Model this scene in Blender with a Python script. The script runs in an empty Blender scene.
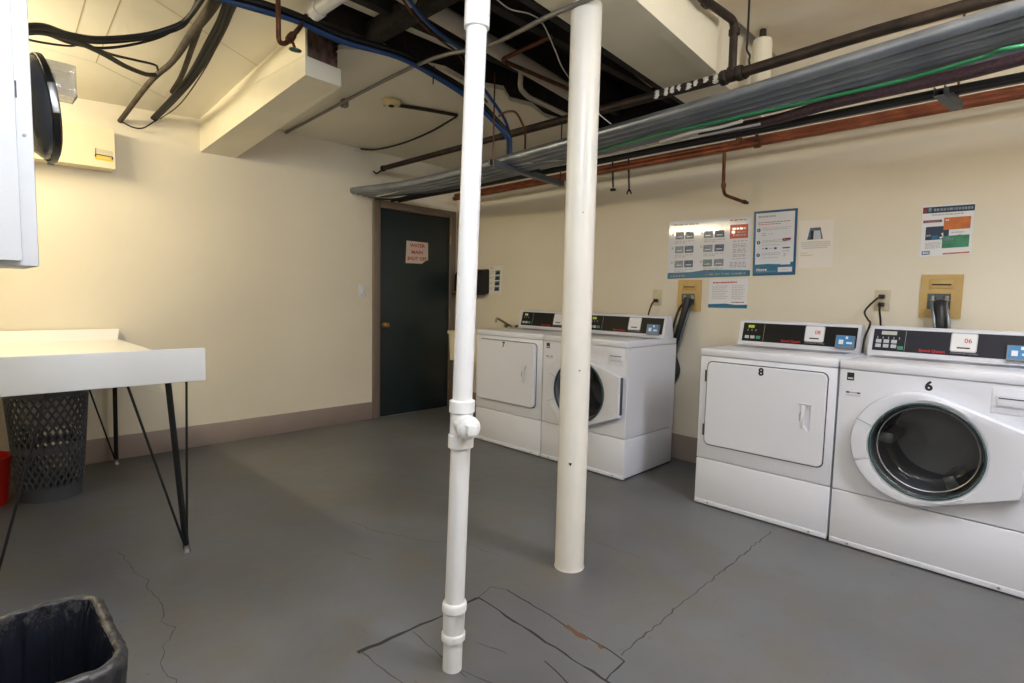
import bpy, bmesh, math, random
from mathutils import Vector, Matrix
random.seed(7)
PI = math.pi
S = bpy.context.scene
COL = S.collection

# ------------------------------------------------------------------ camera, world, lights, exposure
F_PX, PITCH, ROLL, YAW, CAM_H = 556.46, 0.0803066, 0.0223704, 0.774931, 1.25
_f = Vector((math.cos(YAW)*math.cos(PITCH), math.sin(YAW)*math.cos(PITCH), -math.sin(PITCH)))
_r0 = Vector((math.sin(YAW), -math.cos(YAW), 0.0))
_u0 = _r0.cross(_f)
CR = _r0*math.cos(ROLL) + _u0*math.sin(ROLL)
CU = _u0*math.cos(ROLL) - _r0*math.sin(ROLL)
CF = _f
cam_data = bpy.data.cameras.new('camera')
cam = bpy.data.objects.new('camera', cam_data)
COL.objects.link(cam)
cam_data.sensor_fit = 'HORIZONTAL'
cam_data.sensor_width = 36.0
cam_data.lens = F_PX/1024*36.0
cam_data.clip_start = 0.02
m3 = Matrix((CR, CU, -CF)).transposed()
cam.matrix_world = Matrix.Translation((0, 0, CAM_H)) @ m3.to_4x4()
S.camera = cam

S.view_settings.view_transform = 'Standard'
S.view_settings.look = 'None'
S.view_settings.exposure = 0.0
S.view_settings.gamma = 1.0
S.view_settings.use_curve_mapping = False

world = bpy.data.worlds.new('world')
S.world = world
world.use_nodes = True
world.node_tree.nodes['Background'].inputs[0].default_value = (0.8, 0.85, 1.0, 1)
world.node_tree.nodes['Background'].inputs[1].default_value = 0.05

def area(name, loc, target, sx, sy, power, color):
    d = bpy.data.lights.new(name, 'AREA')
    d.shape = 'RECTANGLE'
    d.size, d.size_y = sx, sy
    d.energy = power
    d.color = color
    o = bpy.data.objects.new(name, d)
    COL.objects.link(o)
    o.location = loc
    v = Vector(target) - Vector(loc)
    o.rotation_euler = v.to_track_quat('-Z', 'Y').to_euler()
    return o
# cool ceiling fluorescents behind the photographer, and the warm strip light over the table on the left
area('fluorescent_glow', (0.40, 0.42, 2.44), (0.25, 2.9, 0.75), 1.10, 0.16, 31, (0.78, 0.87, 1.0))
area('fluorescent_glow', (2.15, -0.75, 2.41), (2.3, -0.3, 0.0), 0.30, 1.2, 46, (0.84, 0.90, 1.0))
area('fluorescent_uplight', (2.15, -0.75, 2.49), (2.25, -0.35, 4.0), 0.30, 1.2, 62, (1.0, 0.95, 0.86))
area('fluorescent_uplight', (0.40, 0.36, 2.60), (0.40, 0.36, 4.0), 1.1, 0.16, 12, (0.86, 0.92, 1.0))
area('strip_glow', (-0.12, 3.93, 2.315), (0.75, 3.90, 1.55), 1.15, 0.09, 25, (1.0, 0.86, 0.56))
area('strip_uplight', (-0.12, 3.93, 2.395), (0.4, 3.88, 3.0), 1.15, 0.09, 9, (1.0, 0.86, 0.56))

def at(px, py, axis, val):
    """point where the sight line through a pixel meets the plane axis = val"""
    d = CF + CR*((px-512)/F_PX) - CU*((py-341.5)/F_PX)
    c = Vector((0, 0, CAM_H))
    return c + d*((val-c[axis])/d[axis])

# ------------------------------------------------------------------ materials
def srgb(r, g, b):
    f = lambda c: (c/255/12.92 if c/255 <= .04045 else ((c/255+.055)/1.055)**2.4)
    return (f(r), f(g), f(b), 1)

def mat(name, rgb, rough=.5, metal=0.0, var=0.0, scale=6.0, bump=0.0, bscale=40.0, spec=.5, emit=0, coat=0.0, dark=None, detail=4.0, bstretch=None):
    m = bpy.data.materials.new(name)
    m.use_nodes = True
    nt = m.node_tree
    b = nt.nodes['Principled BSDF']
    c = srgb(*rgb)
    b.inputs['Base Color'].default_value = c
    b.inputs['Roughness'].default_value = rough
    b.inputs['Metallic'].default_value = metal
    b.inputs['Specular IOR Level'].default_value = spec
    b.inputs['Coat Weight'].default_value = coat
    if emit:
        b.inputs['Emission Color'].default_value = c
        b.inputs['Emission Strength'].default_value = emit
    tc = nt.nodes.new('ShaderNodeTexCoord')
    if var or dark:
        n = nt.nodes.new('ShaderNodeTexNoise')
        n.inputs['Scale'].default_value = scale
        n.inputs['Detail'].default_value = detail
        nt.links.new(tc.outputs['Object'], n.inputs['Vector'])
        r = nt.nodes.new('ShaderNodeValToRGB')
        r.color_ramp.elements[0].position = .32
        r.color_ramp.elements[1].position = .68
        if dark:
            r.color_ramp.elements[0].color = srgb(*dark)
            r.color_ramp.elements[1].color = c
        else:
            r.color_ramp.elements[0].color = tuple(x*(1-var) for x in c[:3])+(1,)
            r.color_ramp.elements[1].color = tuple(min(1, x*(1+var*.5)) for x in c[:3])+(1,)
        nt.links.new(n.outputs['Fac'], r.inputs['Fac'])
        nt.links.new(r.outputs['Color'], b.inputs['Base Color'])
    if bump:
        n2 = nt.nodes.new('ShaderNodeTexNoise')
        n2.inputs['Scale'].default_value = bscale
        n2.inputs['Detail'].default_value = 5
        if bstretch:
            mp = nt.nodes.new('ShaderNodeMapping')
            mp.inputs['Scale'].default_value = bstretch
            nt.links.new(tc.outputs['Object'], mp.inputs['Vector'])
            nt.links.new(mp.outputs['Vector'], n2.inputs['Vector'])
        else:
            nt.links.new(tc.outputs['Object'], n2.inputs['Vector'])
        bp = nt.nodes.new('ShaderNodeBump')
        bp.inputs['Strength'].default_value = bump
        bp.inputs['Distance'].default_value = .01
        nt.links.new(n2.outputs['Fac'], bp.inputs['Height'])
        nt.links.new(bp.outputs['Normal'], b.inputs['Normal'])
    return m

M = {}
M['wall'] = mat('cream_wall_paint', (231, 222, 203), .6, var=.05, scale=1.3, bump=.12, bscale=18)
M['ceil'] = mat('cream_ceiling_paint', (233, 227, 211), .6, var=.05, scale=1.6, bump=.08, bscale=14)
M['ceil_stain'] = mat('stained_ceiling_paint', (230, 221, 204), .6, scale=2.2, dark=(216, 200, 174), bump=.1, bscale=9)
M['beam'] = mat('cream_beam_paint', (235, 228, 208), .55, var=.05, scale=3, bump=.12, bscale=24)
M['plaster'] = mat('white_plaster', (226, 224, 222), .7, var=.06, scale=12, bump=.2, bscale=40)
M['joint'] = mat('panel_joint_line', (186, 172, 142), .8)
M['base'] = mat('taupe_baseboard_paint', (154, 139, 131), .5, var=.06, scale=4, bump=.06)
M['wood_dark'] = mat('dark_old_timber', (44, 36, 32), .85, scale=9, dark=(20, 17, 16), bump=.5, bscale=30)
M['wood_brown'] = mat('rough_brown_timber', (120, 92, 80), .85, scale=20, dark=(50, 34, 30), bump=.8, bscale=50)
M['void'] = mat('black_void_boards', (30, 26, 25), .9, var=.4, scale=5, bump=.3)  # near-black tone for the void deck and the added dark board
M['white'] = mat('white_enamel', (222, 224, 234), .28, var=.015, scale=3)
M['white2'] = mat('white_enamel_trim', (216, 218, 228), .35)
M['whitep'] = mat('white_plastic', (228, 229, 232), .3)
M['grey_gap'] = mat('grey_shadow_gasket', (70, 72, 78), .6)
M['steel'] = mat('brushed_steel', (170, 172, 176), .3, 1.0)
M['black'] = mat('black_plastic', (22, 22, 25), .35)
M['blackg'] = mat('black_gloss_panel', (18, 18, 21), .4, spec=.25)
M['panel'] = mat('charcoal_panel', (38, 38, 48), .42, spec=.25)
M['glass'] = mat('dark_bowl_glass', (14, 15, 17), .06, spec=.6, coat=.3)
M['glass'].node_tree.nodes['Principled BSDF'].inputs['Alpha'].default_value = .50
M['fan_dark'] = mat('blue_black_gloss_plastic', (52, 62, 76), .24, spec=.7)
M['drum'] = mat('drum_steel', (176, 178, 184), .35, .75)
M['teal'] = mat('teal_glass_rim', (60, 84, 88), .12, spec=.8)
M['button'] = mat('light_grey_button', (196, 198, 204), .5)
M['green_button'] = mat('green_button', (70, 150, 120), .5)
M['led'] = mat('green_led_digits', (170, 190, 60), .5, emit=.8)
M['led_off'] = mat('pale_display_strip', (190, 192, 190), .4)
M['reader_blue'] = mat('blue_reader_label', (56, 130, 186), .35)
M['reader_grey'] = mat('grey_reader_case', (120, 128, 138), .35)
M['red_print'] = mat('red_print', (196, 46, 42), .6)
M['grey_print'] = mat('grey_print', (166, 166, 172), .6)
M['black_print'] = mat('black_print', (20, 20, 22), .6)
M['blue_print'] = mat('blue_print', (52, 56, 120), .6)
M['pvc'] = mat('white_pvc', (232, 231, 232), .3, var=.03, scale=9, bump=.03)
M['pvc_old'] = mat('dusty_white_pvc', (178, 170, 158), .5, var=.08, scale=12)
M['column'] = mat('white_column_paint', (230, 226, 218), .35, var=.035, scale=7, bump=.08, bscale=25)
M['galv'] = mat('galvanised_steel', (146, 152, 162), .34, .7, scale=5, dark=(124, 130, 140))
M['galv_dull'] = mat('dull_strut_steel', (104, 110, 116), .5, .6, var=.15, scale=18)
M['rust'] = mat('brown_steel_pipe', (62, 49, 40), .55, .3, scale=14, dark=(34, 27, 24), bump=.15)
M['redpipe'] = mat('red_brown_copper_pipe', (142, 78, 50), .42, .35, scale=10, dark=(104, 54, 36), bump=.05)
M['copper'] = mat('old_copper', (118, 74, 50), .4, .7, scale=18, dark=(74, 46, 34))
M['green_wheel'] = mat('green_handwheel', (26, 58, 46), .5)
M['cable_black'] = mat('black_cable', (13, 12, 12), .6)
M['cable_grey'] = mat('grey_brown_lagging', (70, 59, 43), .75, scale=18, dark=(40, 33, 26), bump=.2, bscale=60)
M['cable_blue'] = mat('blue_cable', (26, 66, 122), .45)
M['cable_white'] = mat('white_cable', (205, 203, 198), .5)
M['cable_green'] = mat('green_cable', (30, 120, 74), .4)
M['cable_purple'] = mat('purple_braided_hose', (78, 50, 58), .5, scale=90, dark=(44, 28, 38), bump=.4, bscale=120)
M['hose_black'] = mat('black_rubber_hose', (34, 34, 36), .45, bump=.08)
M['brass'] = mat('brass_yellow_plate', (198, 166, 104), .4, .15, var=.08, scale=12)
M['outlet'] = mat('ivory_outlet_plastic', (206, 194, 164), .4)
M['laminate'] = mat('white_laminate', (236, 236, 236), .32, var=.02, scale=4)
M['leg'] = mat('black_steel_leg', (28, 29, 33), .4, .3)
M['basket'] = mat('grey_basket_plastic', (78, 82, 89), .5, bump=.03)
M['cloth'] = mat('pale_grey_cloth', (206, 206, 210), .9, bump=.6, bscale=25)
M['red_plastic'] = mat('red_plastic', (190, 36, 22), .4)
M['bin'] = mat('black_bin_plastic', (26, 27, 32), .45)
M['liner'] = mat('black_bin_liner_film', (26, 28, 37), .22, bump=1.0, bscale=30, spec=.8, bstretch=(2.2, 2.2, .25))
M['liner_edge'] = mat('grey_bin_liner_cuff', (58, 57, 60), .38, scale=30, dark=(20, 21, 26), bump=.5, bscale=40, spec=.6)
M['cabinet'] = mat('white_cabinet_paint', (222, 223, 226), .4, var=.02, scale=5, bump=.04)
M['boxbeige'] = mat('cream_box_paint', (228, 217, 184), .45, var=.03)
M['label_yellow'] = mat('yellow_label', (222, 190, 60), .5)
M['paper'] = mat('white_paper', (232, 232, 236), .5)
M['gloss_paper'] = mat('laminated_white_paper', (226, 228, 236), .05)
M['faded_paper'] = mat('faded_cream_paper', (236, 229, 219), .5)
M['faint_print'] = mat('faint_grey_print', (188, 186, 190), .6)
M['photo_grey'] = mat('printed_photo', (150, 160, 172), .4, scale=45, dark=(96, 112, 128))
M['photo_green'] = mat('printed_photo_green', (128, 150, 150), .4, scale=45, dark=(84, 110, 118))
M['photo_dark'] = mat('printed_photo_dark', (98, 116, 146), .4, scale=45, dark=(60, 74, 104))
M['poster_blue'] = mat('poster_teal_blue', (34, 112, 148), .25)
M['poster_navyblue'] = mat('poster_border_blue', (32, 86, 132), .25)
M['poster_red'] = mat('poster_red_block', (192, 60, 40), .3)
M['poster_pill'] = mat('poster_maroon', (132, 46, 56), .4)
M['poster_navy'] = mat('poster_navy', (28, 50, 78), .4, var=.1, scale=30)
M['poster_orange'] = mat('poster_orange', (206, 118, 50), .4, scale=22, dark=(184, 92, 36))
M['poster_green'] = mat('poster_green', (66, 142, 108), .4, scale=22, dark=(44, 116, 84))
M['sign_paper'] = mat('worn_sign_paper', (214, 196, 182), .7, var=.06, scale=30)
M['door'] = mat('dark_green_black_door_paint', (32, 44, 47), .42, var=.08, scale=3)
M['doorframe'] = mat('brown_taupe_frame_paint', (124, 109, 98), .5, var=.05)
M['chrome'] = mat('dull_chrome', (150, 142, 128), .28, .9)
M['knob'] = mat('aged_brass_knob', (170, 140, 90), .3, .9)
M['tub'] = mat('cream_tub_plastic', (222, 214, 188), .45)
M['detector'] = mat('yellowed_detector_plastic', (214, 196, 150), .5)
M['tube_cool'] = mat('lit_cool_tube', (230, 238, 255), .5, emit=6)
M['tube_warm'] = mat('lit_warm_tube', (255, 226, 160), .5, emit=6)
M['rod_grey'] = mat('grey_emt_conduit', (122, 118, 112), .4, .4, var=.1)
M['rust_flake'] = mat('bare_rusty_patch', (104, 76, 58), .8)
M['crack'] = mat('dark_floor_crack', (46, 44, 43), .9)
M['crack2'] = mat('faint_floor_crack', (76, 74, 72), .9)

def floor_material():
    m = bpy.data.materials.new('grey_painted_concrete')
    m.use_nodes = True
    nt = m.node_tree
    b = nt.nodes['Principled BSDF']
    tc = nt.nodes.new('ShaderNodeTexCoord')
    def noise(scale, detail, lo, hi, c0, c1):
        n = nt.nodes.new('ShaderNodeTexNoise')
        n.inputs['Scale'].default_value = scale
        n.inputs['Detail'].default_value = detail
        nt.links.new(tc.outputs['Object'], n.inputs['Vector'])
        r = nt.nodes.new('ShaderNodeValToRGB')
        r.color_ramp.elements[0].position = lo
        r.color_ramp.elements[1].position = hi
        r.color_ramp.elements[0].color = c0
        r.color_ramp.elements[1].color = c1
        nt.links.new(n.outputs['Fac'], r.inputs['Fac'])
        return n, r
    n1, r1 = noise(1.3, 8, .36, .66, srgb(92, 92, 95), srgb(109, 111, 115))
    n2, r2 = noise(3.6, 12, .50, .74, (0, 0, 0, 1), (1, 1, 1, 1))
    n3, r3 = noise(30, 4, .66, .74, (0, 0, 0, 1), (1, 1, 1, 1))
    mx = nt.nodes.new('ShaderNodeMix'); mx.data_type = 'RGBA'
    nt.links.new(r1.outputs['Color'], mx.inputs['A'])
    mx.inputs['B'].default_value = srgb(103, 99, 92)
    ma = nt.nodes.new('ShaderNodeMath'); ma.operation = 'MULTIPLY'; ma.inputs[1].default_value = .9
    nt.links.new(r2.outputs['Color'], ma.inputs[0])
    nt.links.new(ma.outputs[0], mx.inputs['Factor'])
    mx2 = nt.nodes.new('ShaderNodeMix'); mx2.data_type = 'RGBA'
    nt.links.new(mx.outputs['Result'], mx2.inputs['A'])
    mx2.inputs['B'].default_value = srgb(80, 77, 74)
    ma2 = nt.nodes.new('ShaderNodeMath'); ma2.operation = 'MULTIPLY'; ma2.inputs[1].default_value = .55
    nt.links.new(r3.outputs['Color'], ma2.inputs[0])
    nt.links.new(ma2.outputs[0], mx2.inputs['Factor'])
    nt.links.new(mx2.outputs['Result'], b.inputs['Base Color'])
    rr = nt.nodes.new('ShaderNodeMapRange')
    rr.inputs['To Min'].default_value = .36
    rr.inputs['To Max'].default_value = .58
    nt.links.new(n1.outputs['Fac'], rr.inputs['Value'])
    nt.links.new(rr.outputs['Result'], b.inputs['Roughness'])
    n4 = nt.nodes.new('ShaderNodeTexNoise')
    n4.inputs['Scale'].default_value = 9
    n4.inputs['Detail'].default_value = 8
    nt.links.new(tc.outputs['Object'], n4.inputs['Vector'])
    bp = nt.nodes.new('ShaderNodeBump')
    bp.inputs['Strength'].default_value = .18
    bp.inputs['Distance'].default_value = .02
    nt.links.new(n4.outputs['Fac'], bp.inputs['Height'])
    nt.links.new(bp.outputs['Normal'], b.inputs['Normal'])
    return m
M['floor'] = floor_material()

# ------------------------------------------------------------------ mesh builder
def text_mesh(s, size=1.0, bold=0.0):
    c = bpy.data.curves.new('t', 'FONT')
    c.body = s
    c.size = size
    c.align_x = 'CENTER'
    c.align_y = 'CENTER'
    c.offset = bold
    c.resolution_u = 3
    o = bpy.data.objects.new('t', c)
    COL.objects.link(o)
    dg = bpy.context.evaluated_depsgraph_get()
    dg.update()
    me = bpy.data.meshes.new_from_object(o.evaluated_get(dg))
    vs = [tuple(v.co) for v in me.vertices]
    fs = [tuple(p.vertices) for p in me.polygons]
    bpy.data.objects.remove(o)
    bpy.data.curves.remove(c)
    bpy.data.meshes.remove(me)
    return vs, fs

class MB:
    def __init__(self):
        self.v, self.f, self.m = [], [], []
    def add(self, vs, fs, mi=0, mp=None):
        n = len(self.v)
        for p in vs:
            p = Vector(p)
            self.v.append(mp(p) if mp else p)
        for q in fs:
            self.f.append(tuple(i+n for i in q))
            self.m.append(mi)
        return self
    def box(self, a, b, bev=0.0, mi=0, seg=2, mp=None):
        bm = bmesh.new()
        bmesh.ops.create_cube(bm, size=1)
        a, b = Vector(a), Vector(b)
        for v in bm.verts:
            v.co = Vector([(a[i]+b[i])/2 + v.co[i]*abs(b[i]-a[i]) for i in range(3)])
        if bev:
            bmesh.ops.bevel(bm, geom=bm.edges[:], offset=bev, segments=seg, profile=.5, affect='EDGES')
        bm.verts.ensure_lookup_table()
        self.add([v.co for v in bm.verts], [[v.index for v in f.verts] for f in bm.faces], mi, mp)
        bm.free()
        return self
    def tube(self, pts, r, seg=10, mi=0, caps=True, rfun=None):
        pts = [Vector(p) for p in pts]
        n = len(pts)
        if n < 2:
            return self
        tang = []
        for i in range(n):
            t = (pts[min(i+1, n-1)] - pts[max(i-1, 0)])
            tang.append(t.normalized())
        ref = Vector((0, 0, 1)) if abs(tang[0].z) < .9 else Vector((1, 0, 0))
        nrm = (ref - tang[0]*ref.dot(tang[0])).normalized()
        vs = []
        for i in range(n):
            nrm = (nrm - tang[i]*nrm.dot(tang[i]))
            nrm = nrm.normalized() if nrm.length > 1e-6 else tang[i].orthogonal().normalized()
            bi = tang[i].cross(nrm)
            rr = rfun(i/(n-1)) if rfun else r
            for k in range(seg):
                a = 2*PI*k/seg
                vs.append(pts[i] + nrm*(rr*math.cos(a)) + bi*(rr*math.sin(a)))
        fs = []
        for i in range(n-1):
            for k in range(seg):
                k2 = (k+1) % seg
                fs.append((i*seg+k, i*seg+k2, (i+1)*seg+k2, (i+1)*seg+k))
        if caps:
            fs.append(tuple(reversed(range(seg))))
            fs.append(tuple((n-1)*seg+k for k in range(seg)))
        return self.add(vs, fs, mi)
    def rod(self, a, b, r, seg=12, mi=0):
        return self.tube([a, b], r, seg, mi)
    def lathe(self, prof, origin=(0, 0, 0), axis=(0, 0, 1), seg=32, mi=0, cap0=False, cap1=False):
        """prof: list of (radius, height along axis)"""
        ax = Vector(axis).normalized()
        e1 = ax.orthogonal().normalized()
        if abs(ax.z) > .9:
            e1 = Vector((1, 0, 0))
        e2 = ax.cross(e1)
        o = Vector(origin)
        vs, fs = [], []
        for (r, h) in prof:
            for k in range(seg):
                a = 2*PI*k/seg
                vs.append(o + ax*h + e1*(r*math.cos(a)) + e2*(r*math.sin(a)))
        for i in range(len(prof)-1):
            for k in range(seg):
                k2 = (k+1) % seg
                fs.append((i*seg+k, i*seg+k2, (i+1)*seg+k2, (i+1)*seg+k))
        if cap0:
            fs.append(tuple(reversed(range(seg))))
        if cap1:
            fs.append(tuple((len(prof)-1)*seg+k for k in range(seg)))
        return self.add(vs, fs, mi)
    def loft(self, loops, mi=0, cap0=False, cap1=False, closed=True):
        n = len(loops[0])
        vs = [p for l in loops for p in l]
        fs = []
        for i in range(len(loops)-1):
            for k in range(n if closed else n-1):
                k2 = (k+1) % n
                fs.append((i*n+k, i*n+k2, (i+1)*n+k2, (i+1)*n+k))
        if cap0:
            fs.append(tuple(reversed(range(n))))
        if cap1:
            fs.append(tuple((len(loops)-1)*n+k for k in range(n)))
        return self.add(vs, fs, mi)
    def hexa(self, c, mi=0):
        """8 corners: bottom ring 0-3, top ring 4-7"""
        return self.add(c, [(3, 2, 1, 0), (4, 5, 6, 7), (0, 1, 5, 4), (1, 2, 6, 5), (2, 3, 7, 6), (3, 0, 4, 7)], mi)
    def build(self, name, mats, parent=None, local=False, angle=38, smooth=True):
        if not isinstance(mats, (list, tuple)):
            mats = [mats]
        me = bpy.data.meshes.new(name)
        vs = self.v
        loc = Vector((0, 0, 0))
        if parent is not None and not local:
            chain, p = Matrix.Identity(4), parent
            while p is not None:
                chain = p.matrix_basis @ chain
                p = p.parent
            inv = chain.inverted()
            vs = [inv @ p for p in vs]
        elif parent is None:
            lo = [min(p[i] for p in vs) for i in range(3)]
            hi = [max(p[i] for p in vs) for i in range(3)]
            loc = Vector(((lo[0]+hi[0])/2, (lo[1]+hi[1])/2, lo[2]))
            vs = [p-loc for p in vs]
        me.from_pydata([tuple(p) for p in vs], [], self.f)
        for mt in mats:
            me.materials.append(M[mt] if isinstance(mt, str) else mt)
        me.polygons.foreach_set('material_index', self.m)
        bm = bmesh.new()
        bm.from_mesh(me)
        bmesh.ops.recalc_face_normals(bm, faces=bm.faces[:])
        bm.to_mesh(me)
        bm.free()
        if smooth:
            me.polygons.foreach_set('use_smooth', [True]*len(me.polygons))
            me.set_sharp_from_angle(angle=math.radians(angle))
        me.update()
        o = bpy.data.objects.new(name, me)
        COL.objects.link(o)
        o.location = loc
        if parent is not None:
            o.parent = parent
        return o

def tag(o, label, cat, group=None):
    o['label'] = label
    o['category'] = cat
    if group:
        o['group'] = group
    return o
def thing(name, label, cat, loc=(0, 0, 0), rz=0, group=None):
    o = bpy.data.objects.new(name, None)
    o.empty_display_size = .1
    COL.objects.link(o)
    o.location = loc
    o.rotation_euler = (0, 0, rz)
    return tag(o, label, cat, group)
def struct(o):
    o['kind'] = 'structure'
    return o
def spline(pts, n=10):
    pts = [Vector(p) for p in pts]
    P = [pts[0]*2-pts[1]] + pts + [pts[-1]*2-pts[-2]]
    out = []
    for i in range(1, len(P)-2):
        p0, p1, p2, p3 = P[i-1:i+3]
        for k in range(n):
            t = k/n
            out.append(.5*((2*p1)+(p2-p0)*t+(2*p0-5*p1+4*p2-p3)*t*t+(3*p1-p0-3*p2+p3)*t**3))
    out.append(pts[-1])
    return out
def bend(pts, r=.05, n=5):
    """polyline with rounded corners"""
    pts = [Vector(p) for p in pts]
    out = [pts[0]]
    for i in range(1, len(pts)-1):
        a, b, c = pts[i-1:i+2]
        d1, d2 = (a-b), (c-b)
        rr = min(r, d1.length*.49, d2.length*.49)
        p, q = b+d1.normalized()*rr, b+d2.normalized()*rr
        for k in range(n+1):
            t = k/n
            out.append(p*(1-t)**2 + b*2*t*(1-t) + q*t*t)
    out.append(pts[-1])
    return out
def rrect(x0, x1, y0, y1, r, n=6):
    out = []
    for cx, cy, a0 in ((x1-r, y1-r, 0), (x0+r, y1-r, PI/2), (x0+r, y0+r, PI), (x1-r, y0+r, 1.5*PI)):
        for k in range(n+1):
            a = a0 + PI/2*k/n
            out.append((cx+r*math.cos(a), cy+r*math.sin(a)))
    return out

# ------------------------------------------------------------------ the room shell
YA, XB, XL, YF = 4.84, 4.03, -0.50, -2.2
def ribbon(mb, pts, w, mi, z, jit=0.0, n=14):
    P = []
    for i in range(len(pts)-1):
        a, b = Vector((*pts[i], 0)), Vector((*pts[i+1], 0))
        k = max(1, int((b-a).length*n)) if jit else 1
        for j in range(k):
            q = a.lerp(b, j/k)
            if jit and (i or j):
                q += Vector((random.uniform(-jit, jit), random.uniform(-jit, jit), 0))
            P.append(q)
    P.append(Vector((*pts[-1], 0)))
    vs, fs = [], []
    for i, q in enumerate(P):
        t = (P[min(i+1, len(P)-1)] - P[max(0, i-1)]).normalized()
        s = Vector((-t.y, t.x, 0))
        ww = w*(random.uniform(.5, 1.25) if jit else 1)
        vs += [q+s*ww/2+Vector((0, 0, z)), q-s*ww/2+Vector((0, 0, z))]
    for i in range(len(P)-1):
        fs.append((2*i, 2*i+1, 2*i+3, 2*i+2))
    mb.add(vs, fs, mi)

fl = MB()
fl.box((XL-.2, YF-.2, -.1), (XB+.2, YA+.2, 0))
ribbon(fl, [(3.12, 1.04), (2.44, 1.03), (2.05, 1.025), (1.62, 1.012)], .007, 2, .0004, .007, 34)
# filled trench patch in front of the standpipe, with its cut edges
for pts, w, mi in (([(.96, 1.66), (1.30, 1.637), (1.50, 1.637)], .015, 1), ([(1.505, 1.64), (1.482, 1.2), (1.470, .95)], .010, 1),
                   ([(1.50, 1.637), (1.60, 1.663), (1.635, 1.60)], .006, 2), ([(1.635, 1.60), (1.618, 1.3), (1.612, 1.05), (1.597, .99), (1.47, .975)], .006, 1),
                   ([(.97, 1.66), (.985, 1.4), (1.0, 1.0)], .006, 2), ([(1.17, 1.63), (1.15, 1.3)], .005, 2),
                   ([(1.40, 1.18), (1.36, 1.02), (1.30, .8)], .007, 1), ([(1.30, 1.42), (1.335, 1.30)], .004, 2), ([(1.15, 1.37), (1.2, 1.2), (1.19, 1.0)], .006, 2)):
    ribbon(fl, pts, w, mi, .0004, .004, 24)
ribbon(fl, [(1.615, 1.26), (1.605, 1.19), (1.61, 1.15)], .030, 3, .0006, .004, 30)
ribbon(fl, [(1.615, 1.11), (1.60, 1.08)], .012, 3, .0006, .003, 40)
for px in ([(118, 552), (128, 562), (140, 576), (150, 582), (147, 590), (160, 602), (163, 620), (174, 628), (163, 652), (164, 668), (180, 690)],
           [(352, 522), (372, 530), (420, 540), (470, 545), (500, 556)], [(345, 552), (360, 556), (372, 560)], [(560, 525), (590, 540), (640, 558)]):
    ribbon(fl, [tuple(at(x, y, 2, 0))[:2] for x, y in px], .0032, 2, .0004, .010, 34)
struct(fl.build('floor', ['floor', 'crack', 'crack2', 'rust_flake'], smooth=False))

struct(MB().box((XL-.2, YA, 0), (XB+.2, YA+.2, 3.15)).build('wall_back', 'wall', smooth=False))
struct(MB().box((XB, YF-.2, 0), (XB+.2, YA, 3.15)).build('wall_right', 'wall', smooth=False))
struct(MB().box((XL-.2, YF-.2, 0), (XL, YA, 3.15)).build('wall_left', 'wall', smooth=False))
struct(MB().box((XL, YF-.2, 0), (XB, YF, 3.15)).build('wall_front', 'wall', smooth=False))
# baseboards
struct(MB().box((XL, YA-.018, 0), (2.955, YA, .172), .004).build('baseboard_back', 'base'))
struct(MB().box((XB-.018, YF, 0), (XB, YA-.12, .195), .004).build('baseboard_right', 'base'))

# ceilings: a rising plaster ceiling on the left with board joints, a lower one at the back right, a higher one at the near right
def zl(x, y):
    return 2.56 + .05*(x-1.42) - .085*(y-YA)
cl = MB()
q = [(XL, YA), (1.46, YA), (1.46, 1.74), (XL, 1.74)]
cl.hexa([Vector((x, y, zl(x, y))) for x, y in q] + [Vector((x, y, zl(x, y)+.04)) for x, y in q])
def joint(a, b, w=.006):
    a, b = Vector((*a, 0)), Vector((*b, 0))
    t = (b-a).normalized(); s = Vector((-t.y, t.x, 0))*w/2
    cl.add([Vector((p.x, p.y, zl(p.x, p.y)-.0006)) for p in (a+s, a-s, b-s, b+s)], [(0, 1, 2, 3)], 1)
def atl(px, py):
    d = CF + CR*((px-512)/F_PX) - CU*((py-341.5)/F_PX)
    n = Vector((-.05, .085, 1)); k = 2.56-.05*1.42+.085*YA
    p = Vector((0, 0, CAM_H)); p = p + d*((k-n.dot(p))/n.dot(d))
    return (p.x, p.y)
for a, b, w in (((87, -6), (75.6, 34), .006), ((123, -6), (96, 62.5), .006), ((96, 62.5), (166, 98), .006), ((155, 0), (258, 66), .005), ((40, 47), (96, 62.5), .003)):
    joint(atl(*a), atl(*b), w)
struct(cl.build('ceiling', ['ceil', 'joint'], smooth=False))
def zr(y):
    return 2.62 + .028*(YA-y)
cr = MB()
edge = [(1.68, 3.12), (1.86, 2.92), (2.08, 2.96), (2.30, 2.90), (2.55, 2.95), (2.78, 2.86), (2.95, 2.97), (3.15, 2.93), (3.40, 3.02), (3.60, 2.98), (XB, 3.0)]
vs = [Vector((x, y, zr(y))) for x, y in edge] + [Vector((x, YA, zr(YA))) for x, y in edge]
n = len(edge)
cr.add(vs + [p+Vector((0, 0, .03)) for p in vs],
       [(i, i+1, n+i+1, n+i) for i in range(n-1)] + [(2*n+i, 3*n+i, 3*n+i+1, 2*n+i+1) for i in range(n-1)] +
       [(i, 2*n+i, 2*n+i+1, i+1) for i in range(n-1)])
struct(cr.build('ceiling', 'ceil', smooth=False))
struct(MB().box((XL, YF, 2.86), (XB, 1.44, 2.90)).build('ceiling', 'ceil_stain', smooth=False))
struct(MB().box((XL, 1.70, 3.06), (XB, YA, 3.12)).build('ceiling', 'void', smooth=False))
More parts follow.
